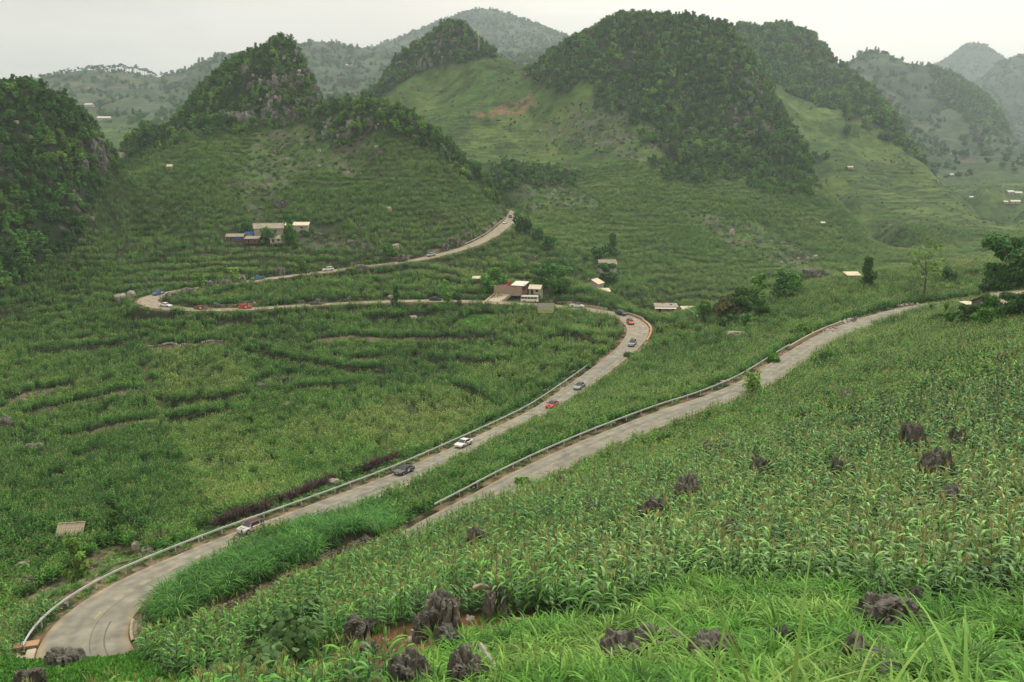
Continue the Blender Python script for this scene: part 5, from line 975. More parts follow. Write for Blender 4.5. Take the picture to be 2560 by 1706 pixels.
for a in [
 (1550,1690,120,140,'big grey pitted boulder arching out of the bright grass at the bottom','m',12),(1650,1640,130,60,'low grey shoulder of rock behind the arching boulder'),(1785,1680,130,115,'broad dark split boulder in the bright grass, bottom centre right'),(1965,1640,60,85,'slim leaning dark rock behind tall grass blades'),
 (2240,1590,150,110,'large rugged grey boulder with knobbly top at the grass edge'),(2165,1706,130,120,'smooth dark boulder with a notch near the bottom edge'),(2260,1740,120,60,'low dark boulder sunk in grass right of the notched one'),(2288,1540,45,85,'narrow rock with a pale broken top between maize and grass','m'),(2450,1690,110,45,'low dark rock hidden under long grass near the corner'),
 (1745,1590,40,35,'small brownish stone in the bright grass','m'),(1640,1435,62,50,'brown rock carrying a dry twig at the maize edge','m'),(1735,1440,40,40,'small brown rock beside the twig rock','m'),(1650,1330,95,90,'long black rock arching through the maize','d',15),(1720,1275,80,95,'black hump of rock directly above the long black rock'),
 (1905,1210,55,75,'black stump of rock topped with a green creeper'),(2108,1215,55,75,'flat topped black stump of rock in tall maize'),(2280,1140,60,90,'black rock crag leaning right, upper right maize'),(2335,1225,80,135,'tallest black crag in the upper right maize','d',20),(2395,1140,45,80,'thin black crag behind the tallest one'),(2372,1080,32,45,'small black spike above the crags'),
 (2390,1290,75,70,'rounded grey boulder below the black crags','m'),(1820,1370,60,65,'grey rock with a pale splintered top in mid maize','m'),(1812,1120,40,38,'small dark rock in the upper maize'),(1795,1150,70,40,'low pair of dark rocks under the small one'),(1566,1200,50,40,'low dark rock near the upper road edge, right of centre'),(1540,1205,25,40,'thin dark stone beside the low dark rock'),
 (1408,1235,42,40,'grey rock close below the upper road'),(1480,1295,42,42,'dark pointed rock in pale maize'),(1440,1300,40,20,'flat brown rock left of the pointed one','m'),(1308,1320,42,34,'dark rock in tasselled maize below the road end'),(1270,1310,26,26,'small dark stone left of it'),(1192,1400,60,95,'tall black fluted rock at the left of the maize'),(1230,1335,40,40,'small black rock behind the tall fluted one'),(1160,1405,40,42,'squat black rock beside the tall fluted one'),
 (1117,1395,50,38,'dark knobbly rock nearest the road end on the left'),(2040,1052,70,22,'long low dark rock in the upper field'),(1985,1038,26,20,'small dark stone in the upper field'),(2115,1015,48,40,'rock with a bright pale crown above the long low one','m'),(2090,1020,50,18,'dark slab joined to the pale crowned rock'),(2505,925,32,45,'upright dark rock near the right edge beneath the trees'),(2245,905,40,26,'grey rock between the thin poles','m'),(2330,960,40,25,'dark sloping rock in the upper right field'),(2515,985,30,24,'small dark rock at the right edge'),
 (1050,1480,55,42,'weathered grey rock with brown stain in the left maize','m'),(858,1480,24,40,'small dark standing stone left of the weathered one'),(1110,1580,95,130,'tall block shaped grey crag beside the bare red soil','m'),(1065,1600,75,95,'jagged dark crag leaning against the block shaped one','d'),(1240,1545,75,75,'grey rock under the fallen stick','m'),(1130,1640,85,85,'rounded pitted black rock in the middle of the red soil'),(1175,1660,60,50,'pale flecked rock right of the pitted black one','m'),(1165,1740,105,130,'dark boulder at the bottom with a white scar beside it'),(1050,1760,100,180,'tall dark ridge of rock rising from the bottom edge','d',18),
 (905,1605,95,75,'black rock cluster at the left of the red soil'),(925,1640,50,45,'grey rock below the black cluster','m'),(150,1668,80,52,'black rock at the verge of the hairpin'),(70,1730,75,75,'black rock in the bright green patch, bottom left corner'),(8,1075,44,44,'round black boulder at the left edge of the bowl'),(90,1132,42,34,'rust brown rock in the left of the bowl','m'),(145,1150,36,16,'small tan stone near the rust brown rock','l'),
 (345,1372,34,26,'pale boulder behind the guardrail left of the purple grass','l'),(368,1384,30,22,'pale broken boulder touching the guardrail','l'),(832,1212,32,18,'pale boulder between purple grass clumps and rail','l'),(870,1190,45,16,'pale rock ledge above the guardrail','l'),(62,1478,44,26,'orange brown boulder on the rough verge, far left','m'),(75,1540,40,26,'light brown boulder above the drain wall','m'),(60,1430,40,22,'low tan boulder on the verge below the hut','l'),
 (1620,980,26,15,'white stone in the maize between the two roads','l'),(1845,845,60,20,'pale stone and dark slab in the maize by the tree clump','l'),(1700,1108,22,16,'pale stone at the upper road edge','l'),(1728,815,22,18,'grey rock below the banana plant','m'),
 (60,1012,30,22,'pale rock at the end of the upper left terrace wall','l'),(718,1018,26,20,'tan and white rocks in the middle of the bowl','l'),(662,975,30,22,'grey rock beside a terrace edge in the bowl','m'),(1033,800,22,16,'round tan boulder below the middle road','l'),
 (700,520,34,30,'dark spiky rock on the slope above the village'),(972,528,16,16,'tan triangular rock on the slope above the road','l'),(988,625,18,22,'pink tan boulder at the foot of the road cutting','l'),(1830,588,14,24,'pale grey rock pillar on the skirt of the big dome','l'),(2050,695,60,30,'dark rock scar with pale foot on the valley slope','m'),(328,752,26,36,'pinkish white rock face behind the left hairpin','l',10),(296,752,30,24,'small pale outcrop left of the white rock face','l'),(300,405,30,34,'pale streaked cliff patch on the left mountain','l')]:
    rock(*a)
for a in [(430,748,30,22),(470,738,34,26),(520,722,36,30),(560,715,34,24),(600,708,30,26),(700,690,26,30),(905,680,40,24),(1000,650,26,20),(1110,625,22,24),(1140,612,26,26),(1170,600,22,28)]: rock(a[0], a[1], a[2], a[3], 'rock in the dark road cutting above the top road', 'm', group='rocks of the road cutting')
# white scar and fallen sticks
g = at(1200, 1690, 8); b = MB(); b.tube([(0, 0, 1.3), (.5, -.4, .7), (1.0, -.9, .2)], .09, .16, 6); o = b.obj('bleached_log', [simple('bleached_wood', (.50, .46, .42), .9, noise=.2)]); o.location = g; tag(o, 'pale bleached log slanting down between the dark bottom boulders', 'log')
mStick = simple('dry_wood', (.33, .22, .13), .9, noise=.25)
g = at(1240, 1535, 8); b = MB(); b.tube([(0, .6, .4), (.05, .6, 3.6)], .035, .02, 5); o = b.obj('wooden_pole', [mStick]); o.location = g; tag(o, 'thin upright wooden pole standing behind the grey rock in the maize', 'pole')
b = MB(); b.tube([(-1.4, -.3, 1.55), (0, -.35, 1.72), (1.2, -.3, 1.78)], .03, .025, 5); o = b.obj('fallen_stick', [mStick]); o.location = g; tag(o, 'long dry stick lying across the grey rock', 'stick')
b = MB(); b.tube([(-1.2, -.25, 1.62), (-.8, -.3, 1.84), (-.35, -.3, 1.74), (-.6, -.25, 1.55)], .10, .08, 6); o = b.obj('pale_cloth', [simple('pinkish_cloth', (.62, .48, .42), .9)]); o.location = g; tag(o, 'small pinkish rag caught on the long dry stick', 'rag')
g = at(2530, 1450, 8); e = empty('dry_stalk_bundle', g, 0, 'fan of dry pale stalks leaning left at the right edge', 'dry stalks')
for i in range(12): b = MB(); t_ = rr(-.5, .5); b.tube([(0, 0, .1), (-1.0 + t_ * .3, rr(-.2, .2), .9 + t_), (-1.9 + t_ * .4, rr(-.3, .3), 1.5 + t_ * 1.6)], .022, .010, 4); child('stalk', b.mesh('stalk', [simple('straw', (.55, .43, .27), .9) if i == 0 else bpy.data.materials['straw']]), e)
# ------------------------------------------------------------------ big-leaved shrub, bottom left
def leaf_mesh():
    v = []; f = []; n = 7
    for i in range(n):
        t = i / (n - 1); w = .5 * math.sin(math.pi * min(1, t * .98 + .02) ** .62) * (1 - .15 * t); z = -.18 * t * t - .02
        v += [(t, -w, z - .10 * w), (t, 0, z + .05), (t, w, z - .10 * w)]
    for i in range(n - 1): a = i * 3; f += [(a, a + 1, a + 4, a + 3), (a + 1, a + 2, a + 5, a + 4)]
    return mesh_obj('leaf', v, f, [tinted(mRound, .5)], link=False, smooth=True)
LEAVES = [leaf_mesh()]; c = LEAVES[0].copy(); c.materials.clear(); c.materials.append(tinted(mRound, .9)); LEAVES.append(c); c = LEAVES[0].copy(); c.materials.clear(); c.materials.append(tinted(mRound, .1)); LEAVES.append(c)
def leafy_shrub(px, py, label, nleaf, size, spread, hgt, lf):
    g = at(px, py, 8); e = empty('big_leaf_shrub', g, 0, label, 'shrub', None); ends = []
    for i in range(9):
        a = i * .7 + rr(-.3, .3); b = MB(); r = spread * rr(.4, 1); z = hgt * rr(.5, 1); p1 = (r * .35 * math.cos(a), r * .35 * math.sin(a), z * .6); p2 = (r * math.cos(a), r * math.sin(a), z)
        b.tube([(0, 0, -.2), p1, p2], .045, .018, 5); child('branch', b.mesh('branch', [mBark]), e); ends += [(Vector(p1), a), (Vector(p2), a)]
    for i in range(nleaf):
        p_, a = random.choice(ends); q = p_ + Vector((rr(-1, 1), rr(-1, 1), rr(-.55, .6))) * size; az = math.atan2(q.y, q.x) + rr(-1, 1); s = lf * rr(.7, 1.25)
        child('leaf', random.choice(LEAVES), e, q, (rr(-.3, .3), rr(.1, .9), az), (s, s, s))
leafy_shrub(745, 1650, 'tall shrub with big round grey green leaves beside the island wall end', 270, .95, 1.8, 4.2, .46)
leafy_shrub(640, 1720, 'lower spreading shrub with big round leaves at the bottom edge', 220, .85, 1.9, 3.0, .44)
# tall near grass blades at the bottom right
def near_blades(px, Y, n, h, label):
    g = Vector(P(px, 1750, Y)); g.z = ground(g.x, g.y); e = empty('tall_grass_clump', g, 0, label, 'grass clump', 'long grass blades close to the camera'); rise = (P(px, 1706, Y)[2] - g.z)
    for i in range(n):
        b = MB(); b.blade((rr(-.15, .15), rr(-.1, .1), 0), rr(0, 6.28), h * rr(.8, 1.2) + rise, .062 * rr(.8, 1.3), rr(76, 90), rr(-20, 62), 9, 0, peak=.3, tip=.02); child('blade', b.mesh('blade', [tinted(mBright, random.choice([.6, .8, 1.0]))]), e)
near_blades(1960, 8.5, 9, 1.5, 'long pale ribbed grass blades rising from the bottom edge'); near_blades(1760, 9.0, 5, 1.2, 'few long blades in front of the broad split boulder'); near_blades(2450, 8.0, 8, 1.2, 'long grass blades bending in at the bottom right corner'); near_blades(2120, 9.5, 5, 1.2, 'thin blades in front of the notched boulder')
# ------------------------------------------------------------------ purple grass along the guardrail
PURP = [mk_grass(70, 1.75, .075, .42, tinted(mPurple, t), (-30, 60), 4) for t in (.2, .5, .8)]
PL = {0: 'dark purple grass clump in the run above the dark grey saloon', 1: 'dark purple grass clump in the long run left of the dark grey saloon', 2: 'dark purple grass clump in the row behind the silver hatchback', 3: 'dark purple grass clump beside the pale boulders at the rail'}
for i, (x, y, r) in enumerate([(905,1183,0),(920,1176,0),(935,1170,0),(950,1165,0),(968,1158,0),(985,1152,0),(868,1192,1),(828,1208,1),(812,1216,1),(795,1222,1),(782,1230,1),(768,1236,1),(752,1242,1),(738,1250,1),(725,1256,1),(700,1262,1),(668,1278,2),(650,1284,2),(632,1290,2),(612,1300,2),(595,1304,2),(578,1310,2),(560,1316,2),(545,1322,2),(412,1362,3),(398,1366,3),(384,1370,3),(352,1358,3)]):
    o = bpy.data.objects.new('purple_grass', PURP[i % 3]); COL.objects.link(o); g = at(x, y); o.location = g; s = rr(1.1, 1.4); o.scale = (s, s, s); o.rotation_euler = (0, 0, rr(0, 6.28)); tag(o, PL[r], 'purple grass', ['purple grass above the saloon', 'purple grass run', 'purple grass by the hatchback', 'purple grass by the boulders'][r])
# ------------------------------------------------------------------ houses
mRoofG = simple('weathered_fibre_cement', (.27, .235, .18), .9, nscale=.7, col2=(.40, .35, .27)); mRoofP = simple('pale_sheet_roof', (.62, .53, .37), .8, nscale=.8, col2=(.74, .65, .48)); mPlaster = simple('grey_plaster', (.36, .32, .255), .9, nscale=.6, col2=(.46, .42, .34))
mBrick = simple('raw_brick', (.36, .17, .12), .9, nscale=1.5, col2=(.48, .27, .20)); mBrown = simple('brown_wood_wall', (.16, .08, .06), .9, noise=.25); mDark = simple('dark_opening', (.015, .013, .012), .9); mBlueT = simple('blue_tarpaulin', (.03, .12, .38), .6); mWood = simple('weathered_planks', (.40, .34, .25), .9, noise=.3, nscale=3)
def corr(b, A, B, C, D, n=14, amp=.05, th=.06, mi=0):
    """corrugated sheet between edges A-B (eaves) and D-C (ridge)"""
    A, B, C, D = map(Vector, (A, B, C, D)); nn = (B - A).cross(D - A).normalized(); k = len(b.v)
    for i in range(n * 2 + 1):
        t = i / (2 * n); o_ = nn * (amp if i % 2 else 0); p_ = A.lerp(B, t); q_ = D.lerp(C, t); b.v += [tuple(p_ + o_), tuple(q_ + o_), tuple(p_ + o_ - nn * th), tuple(q_ + o_ - nn * th)]
    for i in range(n * 2):
        a = k + i * 4; c = a + 4; b.f += [(a, c, c + 1, a + 1), (a + 2, a + 3, c + 3, c + 2), (a, a + 2, c + 2, c), (a + 1, c + 1, c + 3, a + 3)]; b.m += [mi] * 4
def house(px, py, L_, D_, wh, rh, rz, label, roof=None, wall=None, style='gable', name='house', openings=2, loc=None, group=None, cat='house', blue=False, sink=.4):
    g = loc or at(px, py); e = empty(name, g, R(rz), label, cat, group); roof = roof or mRoofG; wall = wall or mPlaster
    b = MB(); hl, hd = L_ / 2, D_ / 2
    if style == 'gable': b.prism([(-hd, -sink), (hd, -sink), (hd, wh), (0, wh + rh), (-hd, wh)], -hl, hl)
    elif style == 'shed': b.prism([(-hd, -sink), (hd, -sink), (hd, wh + rh), (-hd, wh)], -hl, hl)
    child('wall', b.mesh('wall', [wall]), e); ov = .45
    if style == 'gable':
        s_ = rh / hd
        for s in (-1, 1):
            b = MB(); A = (-hl - ov, s * (hd + ov), wh - s_ * ov + .08); B = (hl + ov, s * (hd + ov), wh - s_ * ov + .08); C = (hl + ov, 0, wh + rh + .10); D = (-hl - ov, 0, wh + rh + .10)
            corr(b, *((A, B, C, D) if s < 0 else (B, A, D, C)), n=max(5, int(L_ * 1.2))); child('roof', b.mesh('roof', [roof]), e)
        b = MB(); b.box((0, 0, wh + rh + .14), (L_ + .9, .22, .08)); child('ridge_cap', b.mesh('ridge_cap', [roof]), e)
    else:
        b = MB(); s_ = rh / D_; corr(b, (-hl - ov, -hd - ov, wh - s_ * ov + .1), (hl + ov, -hd - ov, wh - s_ * ov + .1), (hl + ov, hd + ov, wh + rh + s_ * ov + .1), (-hl - ov, hd + ov, wh + rh + s_ * ov + .1), n=max(5, int(L_ * 1.2))); child('roof', b.mesh('roof', [roof]), e)
    for i in range(openings):
        x = -hl + (i + .6) * L_ / (openings + .2); d = i % 2 == 0; b = MB(); b.box((0, 0, 0), (.9 if d else 1.0, .08, min(wh * .8, 1.9) if d else .8)); z = (min(wh * .8, 1.9) / 2) if d else wh * .62
        f = MB(); w2 = .52 if d else .57; h2 = (min(wh * .8, 1.9) if d else .8) / 2
        o = child('door' if d else 'window', b.mesh('opening', [mDark]), e, (x, -hd - .03, z))
        for q in ((-w2, 0, .1, h2 * 2), (w2, 0, .1, h2 * 2), (0, h2, w2 * 2 + .1, .1)): f.box((q[0], 0, q[1]), (q[2], .12, q[3]))
        child('frame', f.mesh('frame', [mWood]), o)
    if blue: b = MB(); b.box((0, 0, 0), (L_ * .42, .08, wh * .62)); child('tarpaulin', b.mesh('tarpaulin', [mBlueT]), e, (L_ * .2, -hd - .09, wh * .62))
    return e
house(590, 603, 7.6, 4.0, 2.3, 1.0, 3, 'small brown walled hut with blue tarpaulin, left end of the hillside village', wall=mBrown, blue=True)
house(672, 588, 13, 7.0, 3.2, 2.0, 18, 'largest hillside village house with a long grey brown gable roof')
house(632, 608, 6.0, 3.5, 1.9, .7, 4, 'low grey roofed shed between the tarpaulin hut and the village trees', style='shed', wall=mBrown, name='shed', cat='shed')
house(694, 608, 5.5, 4.0, 1.9, .9, -6, 'low grey roofed shed behind the darkest village tree', style='shed', name='shed', cat='shed')
house(744, 578, 10.5, 4.5, 2.8, 1.1, 4, 'long house with bright cream sheet roof, right end of the hillside village', roof=mRoofP, style='shed')
house(624, 594, 3.8, 3.0, 1.5, .5, 2, 'tiny shed with a bright blue roof in the village', roof=mBlueT, style='shed', name='shed', cat='shed', openings=0)
# unfinished brick house by the middle road
g = at(1268, 728, 250, 345); g = Vector(Pz(1276, 728, -45.2)); YARD_Z = g.z
def brick_house():
    e = empty('brick_house', g, R(-14), 'unfinished roofless brick house with a white sheet roof corner, by the minibus', 'house'); L_, D_, H = 11.0, 8.0, 2.5
    mB2 = mPlaster
    for nm, c, d, m_ in (('front_wall', (0, -D_ / 2, H / 2 - .6), (L_, .25, H + 1.2), simple('mud_stained_brick', (.30, .21, .15), .9, nscale=1.2, col2=(.42, .32, .24))), ('back_wall', (0, D_ / 2, H / 2), (L_, .25, H), mBrick), ('left_wall', (-L_ / 2, 0, H / 2 - .6), (.25, D_ - .26, H + 1.2), mBrick), ('right_wall', (L_ / 2, 0, H / 2 - .6), (.25, D_ - .26, H + 1.2), mBrick), ('inner_wall', (-1.4, 0, H / 2), (.2, D_ - .3, H - .1), mBrick), ('cross_wall', (-3.6, .4, H / 2), (4.2, .2, H - .15), mBrick), ('floor_slab', (0, 0, .05), (L_ - .3, D_ - .3, .2), mConc)):
        b = MB(); b.box(c, d); child(nm, b.mesh(nm, [m_]), e)
    b = MB(); corr(b, (1.2, -D_ / 2 - .5, H + .35), (L_ / 2 + 1.0, -D_ / 2 - .3, H + .2), (L_ / 2 + 1.0, D_ / 2, H + .9), (1.2, D_ / 2, H + 1.0), n=12); child('sheet_roof', b.mesh('sheet_roof', [simple('white_sheet', (.72, .68, .58), .6)]), e)
    for i in range(4): b = MB(); b.box((0, 0, 0), (.9, .12, 1.5)); child('window', b.mesh('window', [mDark]), e, (L_ / 2 + .1, -2.8 + i * 1.8, 1.7), (0, 0, R(90)))
    for i in range(6): b = MB(); b.box((0, 0, 0), (.14, .14, 2.6)); child('timber_prop', b.mesh('timber_prop', [mBrown]), e, (L_ / 2 + .6, -3.4 + i * 1.35, 1.9))
    b = MB(); b.tube([(0, 0, 0), (0, 0, 1.1)], .62, .62, 14); b.tube([(0, 0, 1.1), (0, 0, 1.3)], .3, .25, 10); o = b.obj('water_tank', [simple('orange_plastic', (.62, .06, .03), .5)]); o.location = g + Vector((-.6, 1.6, H - .1)); tag(o, 'bright orange red water tank on the brick house walls', 'water tank')
    b = MB(); b.v = [(-5.6, -4.4, -.55), (1.2, -4.4, -.55), (-1.6, -11.5, -2.7), (-8.0, -11.5, -2.7), (-5.6, -4.4, -1.6), (1.2, -4.4, -1.6), (-1.6, -11.5, -4), (-8.0, -11.5, -4)]; b.f = [(0, 3, 2, 1), (4, 5, 6, 7), (0, 1, 5, 4), (1, 2, 6, 5), (2, 3, 7, 6), (3, 0, 4, 7)]; b.m = [0] * 6
    o = b.obj('concrete_forecourt', [mTan]); o.location = g; o.rotation_euler = (0, 0, R(-14)); tag(o, 'sloping pale concrete forecourt leading up to the brick house', 'forecourt')
    b = MB()
    for x_ in (-5.6, -4.6): b.v += []; b.tube([(x_, -4.6, -.5), (x_ - 1.9, -11, -2.5)], .13, .13, 4)
    o = b.obj('timber_rails', [mBrown]); o.location = g; o.rotation_euler = (0, 0, R(-14)); tag(o, 'two dark timbers lying down the concrete forecourt', 'timber')
brick_house()
house(0, 0, 4.2, 3.8, 2.3, 1.1, -20, 'small grey hut with tan gable roof right of the brick house', roof=mRoofP, loc=Vector(Pz(1340, 735, -45.8)), sink=2)
house(0, 0, 3.4, 3.0, 2.0, 1.0, 25, 'small brown hut with tan roof left of the bushy tree', wall=mBrown, loc=Vector(Pz(1213, 718, -44.6)), name='hut', cat='hut', sink=1.5)
house(1191, 706, 2.6, 2.2, 1.6, .5, 3, 'tiny shelter with pale sheet roof alone in the maize above the middle road', roof=mRoofP, wall=mBrown, style='shed', name='shelter', cat='shelter', openings=0)
house(0, 0, 6.6, 6.5, 3.6, 1.6, 62, 'tall grey house with tan gable roof and vent holes beyond the bend', roof=mRoofP, loc=Vector(P(1485, 727, 372)), openings=0, sink=3)
house(0, 0, 5.2, 3.2, 1.8, .8, 8, 'lean-to shed with a tan roof against the tall grey house', roof=mRoofP, style='shed', loc=Vector(P(1508, 738, 366)), name='shed', cat='shed', openings=1, sink=2)
house(0, 0, 8.5, 6, 2.6, 2.0, 6, 'grey roofed farmhouse sheltered by dark trees beyond the bend', loc=Vector(P(1517, 672, 425)), sink=3)
e = house(0, 0, 9.0, 6, 2.6, .5, -4, 'low pink walled house with flat grey roof and white awning, right of the tight bend', wall=simple('pink_render', (.50, .30, .24), .9, noise=.15), style='shed', loc=Vector(P(1664, 780, 352)), openings=3, sink=2)
b = MB(); corr(b, (-4.9, -4.6, 2.05), (4.0, -4.6, 2.05), (4.0, -3.0, 2.5), (-4.9, -3.0, 2.5), n=10); child('awning', b.mesh('awning', [bpy.data.materials['white_sheet']]), e)
b = MB(); b.tube([(0, 0, 0), (0, 0, 1.3)], .18, .18, 8); child('chimney', b.mesh('chimney', [simple('crimson_pipe', (.42, .02, .06), .5)]), e, (-1.2, 1.5, 3.0)); b = MB(); b.tube([(-.45, 0, 0), (.45, 0, 0)], .32, .32, 12); child('blue_drum', b.mesh('blue_drum', [simple('blue_drum_plastic', (.12, .28, .50), .4)]), e, (2.2, 0, 3.25))
house(0, 0, 5.5, 3.5, 1.6, .8, 5, 'low tan roofed shed joined to the right of the pink house', roof=mRoofP, style='shed', loc=Vector(P(1722, 783, 345)), name='shed', cat='shed', openings=0, sink=2)
house(0, 0, 5.2, 4.8, 2.4, 1.7, 38, 'hut with brown pointed roof half buried in the tree clump', loc=Vector(P(1938, 768, 283)), name='hut', cat='hut', sink=2)
e = house(0, 0, 14, 8, 2.6, 2.0, 24, 'large grey roofed house under the dark trees at the right edge', loc=Vector(P(2530, 786, 168)), wall=simple('shaded_grey_wall', (.17, .145, .12), .9, noise=.2), openings=2, sink=3)
house(0, 0, 5.5, 4, 1.7, .5, 12, 'lean-to with tan roof at the left end of the large right edge house', wall=mBrown, roof=mRoofP, style='shed', loc=Vector(P(2446, 784, 178)), name='shed', cat='shed', openings=1, sink=3)
# plank hut in the bowl
def plank_hut():
    q = at(182, 1348); e = empty('plank_hut', q, R(10), 'little hut in the bowl with a sloping roof of pale planks', 'hut'); pm = MB(); pm.box((0, 0, 0), (.30, 2.3, .05)); pme = pm.mesh('roof_plank', [mWood])
    for i in range(12): child('roof_plank', pme, e, (-1.9 + i * .345, -.55 + rr(-.05, .05), 1.75 + (i % 2) * .015), (R(38), 0, rr(-.02, .02)))
    for i in range(12): child('roof_plank', pme, e, (-1.9 + i * .345, 1.15, 1.78 + (i % 2) * .015), (R(-38), 0, 0), (1, .85, 1))
    b = MB(); b.box((0, .2, .55), (3.6, 2.2, 1.5)); child('wall', b.mesh('wall', [mBrown]), e); b = MB(); b.box((1.3, -.95, .75), (1.1, .08, .7)); child('tarpaulin', b.mesh('tarpaulin', [mBlueT]), e); b = MB(); b.box((0, .3, 2.5), (4.2, .2, .08)); child('ridge_cap', b.mesh('ridge_cap', [mWood]), e)
plank_hut()
house(2130, 702, 4.2, 3, 1.9, .7, 3, 'tiny field shelter with a white roof far across the valley', roof=mRoofP, style='shed', wall=mBrown, name='shelter', cat='shelter', openings=0)
for a in [(2125,425,5,3,2,1.0,-5,'distant hut with pale roof alone on the light green terraces'),(2378,442,6,4,2.4,1.4,10,'distant hut with pale roof high on the far right terraces'),(2427,500,5,4,2.4,1.2,0,'distant white hut low on the far right slope'),(2524,486,9,5,3,1.6,12,'white house with red door among trees, upper of the far right hamlet'),(2545,490,7,5,3,1.4,-20,'smaller white house beside the one with the red door'),(2536,510,12,5,3,1.4,2,'long low pale house, lower of the far right hamlet'),(2512,514,5,4,2.4,1.0,2,'small blue sided shed at the left of the long low house'),(2056,563,2.6,2,1.5,.8,8,'tiny pale hut among bushes on the dome skirt'),(426,424,2.6,2.4,1.8,.8,-5,'tiny tan roofed hut among trees at the foot of the left mountain'),(262,302,20,9,4,2,5,'faraway long white house in the hazy left valley'),(224,268,15,8,4,2,-8,'faraway white house near the left mountain crest'),(873,169,15,8,4,2,4,'faraway white house on the hazy slope left of the second peak')]:
    house(a[0], a[1], a[2], a[3], a[4], a[5], a[6], a[7], roof=bpy.data.materials['white_sheet'] if a[1] > 430 or a[1] < 310 else mRoofP, wall=mPlaster, openings=1, name='distant_hut')
# ------------------------------------------------------------------ poles, mast, billboard
def pole(px, py, h, label, r=.1, bars=1, Y=None, lean=(0, 0), m=None):
    g = Vector(P(px, py, Y)) if Y else at(px, py); g.z = ground(g.x, g.y); e = empty('power_pole', g, 0, label, 'pole'); b = MB(); b.tube([(0, 0, -.5), (lean[0], lean[1], h)], r, r * .7, 7); child('shaft', b.mesh('shaft', [m or mConc]), e)
    for i in range(bars): b = MB(); b.box((lean[0], 0, h - .5 - i * .7), (1.5, .1, .1)); child('crossbar', b.mesh('crossbar', [m or mConc]), e)
mGal = simple('grey_pole', (.25, .25, .24), .7)
pole(1551, 703, 5.8, 'concrete power pole with crossbar in front of the valley terraces', .13, 2)
pole(2208, 935, 4.6, 'thin leaning grey pole right of the white crowned rock', .035, 0, lean=(.7, 0), m=mGal); pole(2532, 905, 3.6, 'thin grey pole near the right edge below the trees', .035, 0, lean=(-.5, 0), m=mGal); pole(2452, 726, 4.5, 'thin pole standing left of the large right edge house', .05, 0, m=mGal); pole(1956, 885, 5.0, 'thin pale pole in the maize beside the upper road', .04, 0, lean=(.3, 0), m=mGal)
pole(1212, 505, 6.5, 'faint pole beside the road where it goes over the pass', .09, 1, m=mGal)
g = at(1197, 132); e = empty('radio_mast', g, 0, 'slender lattice radio mast on the shoulder of the second peak', 'mast')
for s in ((-1, -1), (1, -1), (0, 1)): b = MB(); b.tube([(s[0] * .8, s[1] * .8, -1), (s[0] * .25, s[1] * .25, 20)], .12, .08, 4); child('leg', b.mesh('leg', [mWhite]), e)
for i in range(8): b = MB(); w_ = .8 - .065 * i; z = i * 2.5; P3 = [(-w_, -w_, z), (w_, -w_, z + 1.2), (0, w_, z + 2.0), (-w_, -w_, z + 2.5)]; b.tube(P3, .06, .06, 4); child('brace', b.mesh('brace', [mRed if i % 2 else mWhite]), e)
# billboard: a printed landscape picture
mBB, nt, bb = mat('billboard_print'); tc = nt.nodes.new('ShaderNodeTexCoord'); sp = nt.nodes.new('ShaderNodeSeparateXYZ'); nt.links.new(tc.outputs['Generated'], sp.inputs[0]); n_ = nt.nodes.new('ShaderNodeTexNoise'); n_.inputs['Scale'].default_value = 4; n_.inputs['Detail'].default_value = 7; nt.links.new(tc.outputs['Generated'], n_.inputs['Vector'])
ad = nt.nodes.new('ShaderNodeMath'); ad.operation = 'MULTIPLY_ADD'; ad.inputs[1].default_value = .7; nt.links.new(n_.outputs['Fac'], ad.inputs[0]); nt.links.new(sp.outputs['Z'], ad.inputs[2]); cr = nt.nodes.new('ShaderNodeValToRGB'); el = cr.color_ramp.elements; el[0].position = .38; el[0].color = (.04, .17, .04, 1); el[1].position = .50; el[1].color = (.55, .44, .16, 1)
for p_, c_ in ((.62, (.36, .40, .14)), (.80, (.50, .50, .33)), (.98, (.32, .33, .33)), (1.25, (.48, .45, .40))): q = el.new(min(p_, 1)); q.color = (*c_, 1)
nt.links.new(ad.outputs[0], cr.inputs[0]); nt.links.new(cr.outputs[0], bb.inputs['Base Color'])
g = Vector(Pz(1364, 800, -49.6)); g.z = ground(g.x, g.y); e = empty('billboard', g, R(6), 'large printed picture billboard standing in the maize below the bus', 'billboard')
zt = P(1364, 758, g.y)[2] - g.z; hgt = 3.7
b = MB(); b.box((0, -.09, zt - hgt / 2), (5.6, .04, hgt)); child('picture', b.mesh('picture', [mBB]), e); b = MB(); b.box((0, 0, zt - hgt / 2), (5.7, .1, hgt + .1)); child('panel', b.mesh('panel', [mBlk]), e)
for x_ in (-2.7, 0, 2.7): b = MB(); b.tube([(x_, .15, -.3), (x_, .15, zt)], .08, .08, 6); child('leg', b.mesh('leg', [mGal]), e)
# rubble heap behind the barrier, and stone heap by the guardrail
def heap(x0, y0, x1, y1, n, size, label, var, spread=1.2):
    A = at(x0, y0); B_ = at(x1, y1); e = empty('rubble_heap', A, 0, label, 'rubble heap')
    for i in range(n):
        t = rr(0, 1); q = A.lerp(B_, t) + Vector((rr(-spread, spread), rr(-spread, spread), 0)); q.z = ground(q.x, q.y) + rr(0, .5) * (1 - abs(rr(-1, 1))); s = size * rr(.5, 1.5); child('stone', random.choice(var), e, q - A, (rr(0, 3), rr(0, 3), rr(0, 3)), (s, s, s))
heap(2048, 838, 2130, 800, 70, .9, 'long heap of broken pale stones behind the concrete barrier', SVP + SV[:2]); heap(1800, 962, 1848, 945, 36, .55, 'heap of pale stones lying behind the upper guardrail', SVP, .6); heap(905, 1400, 960, 1368, 45, .55, 'heap of grey stones by the end of the island wall', SV, .7); heap(2230, 768, 2290, 762, 30, .8, 'scattered white rubble beside the upper road near the house', SVP)
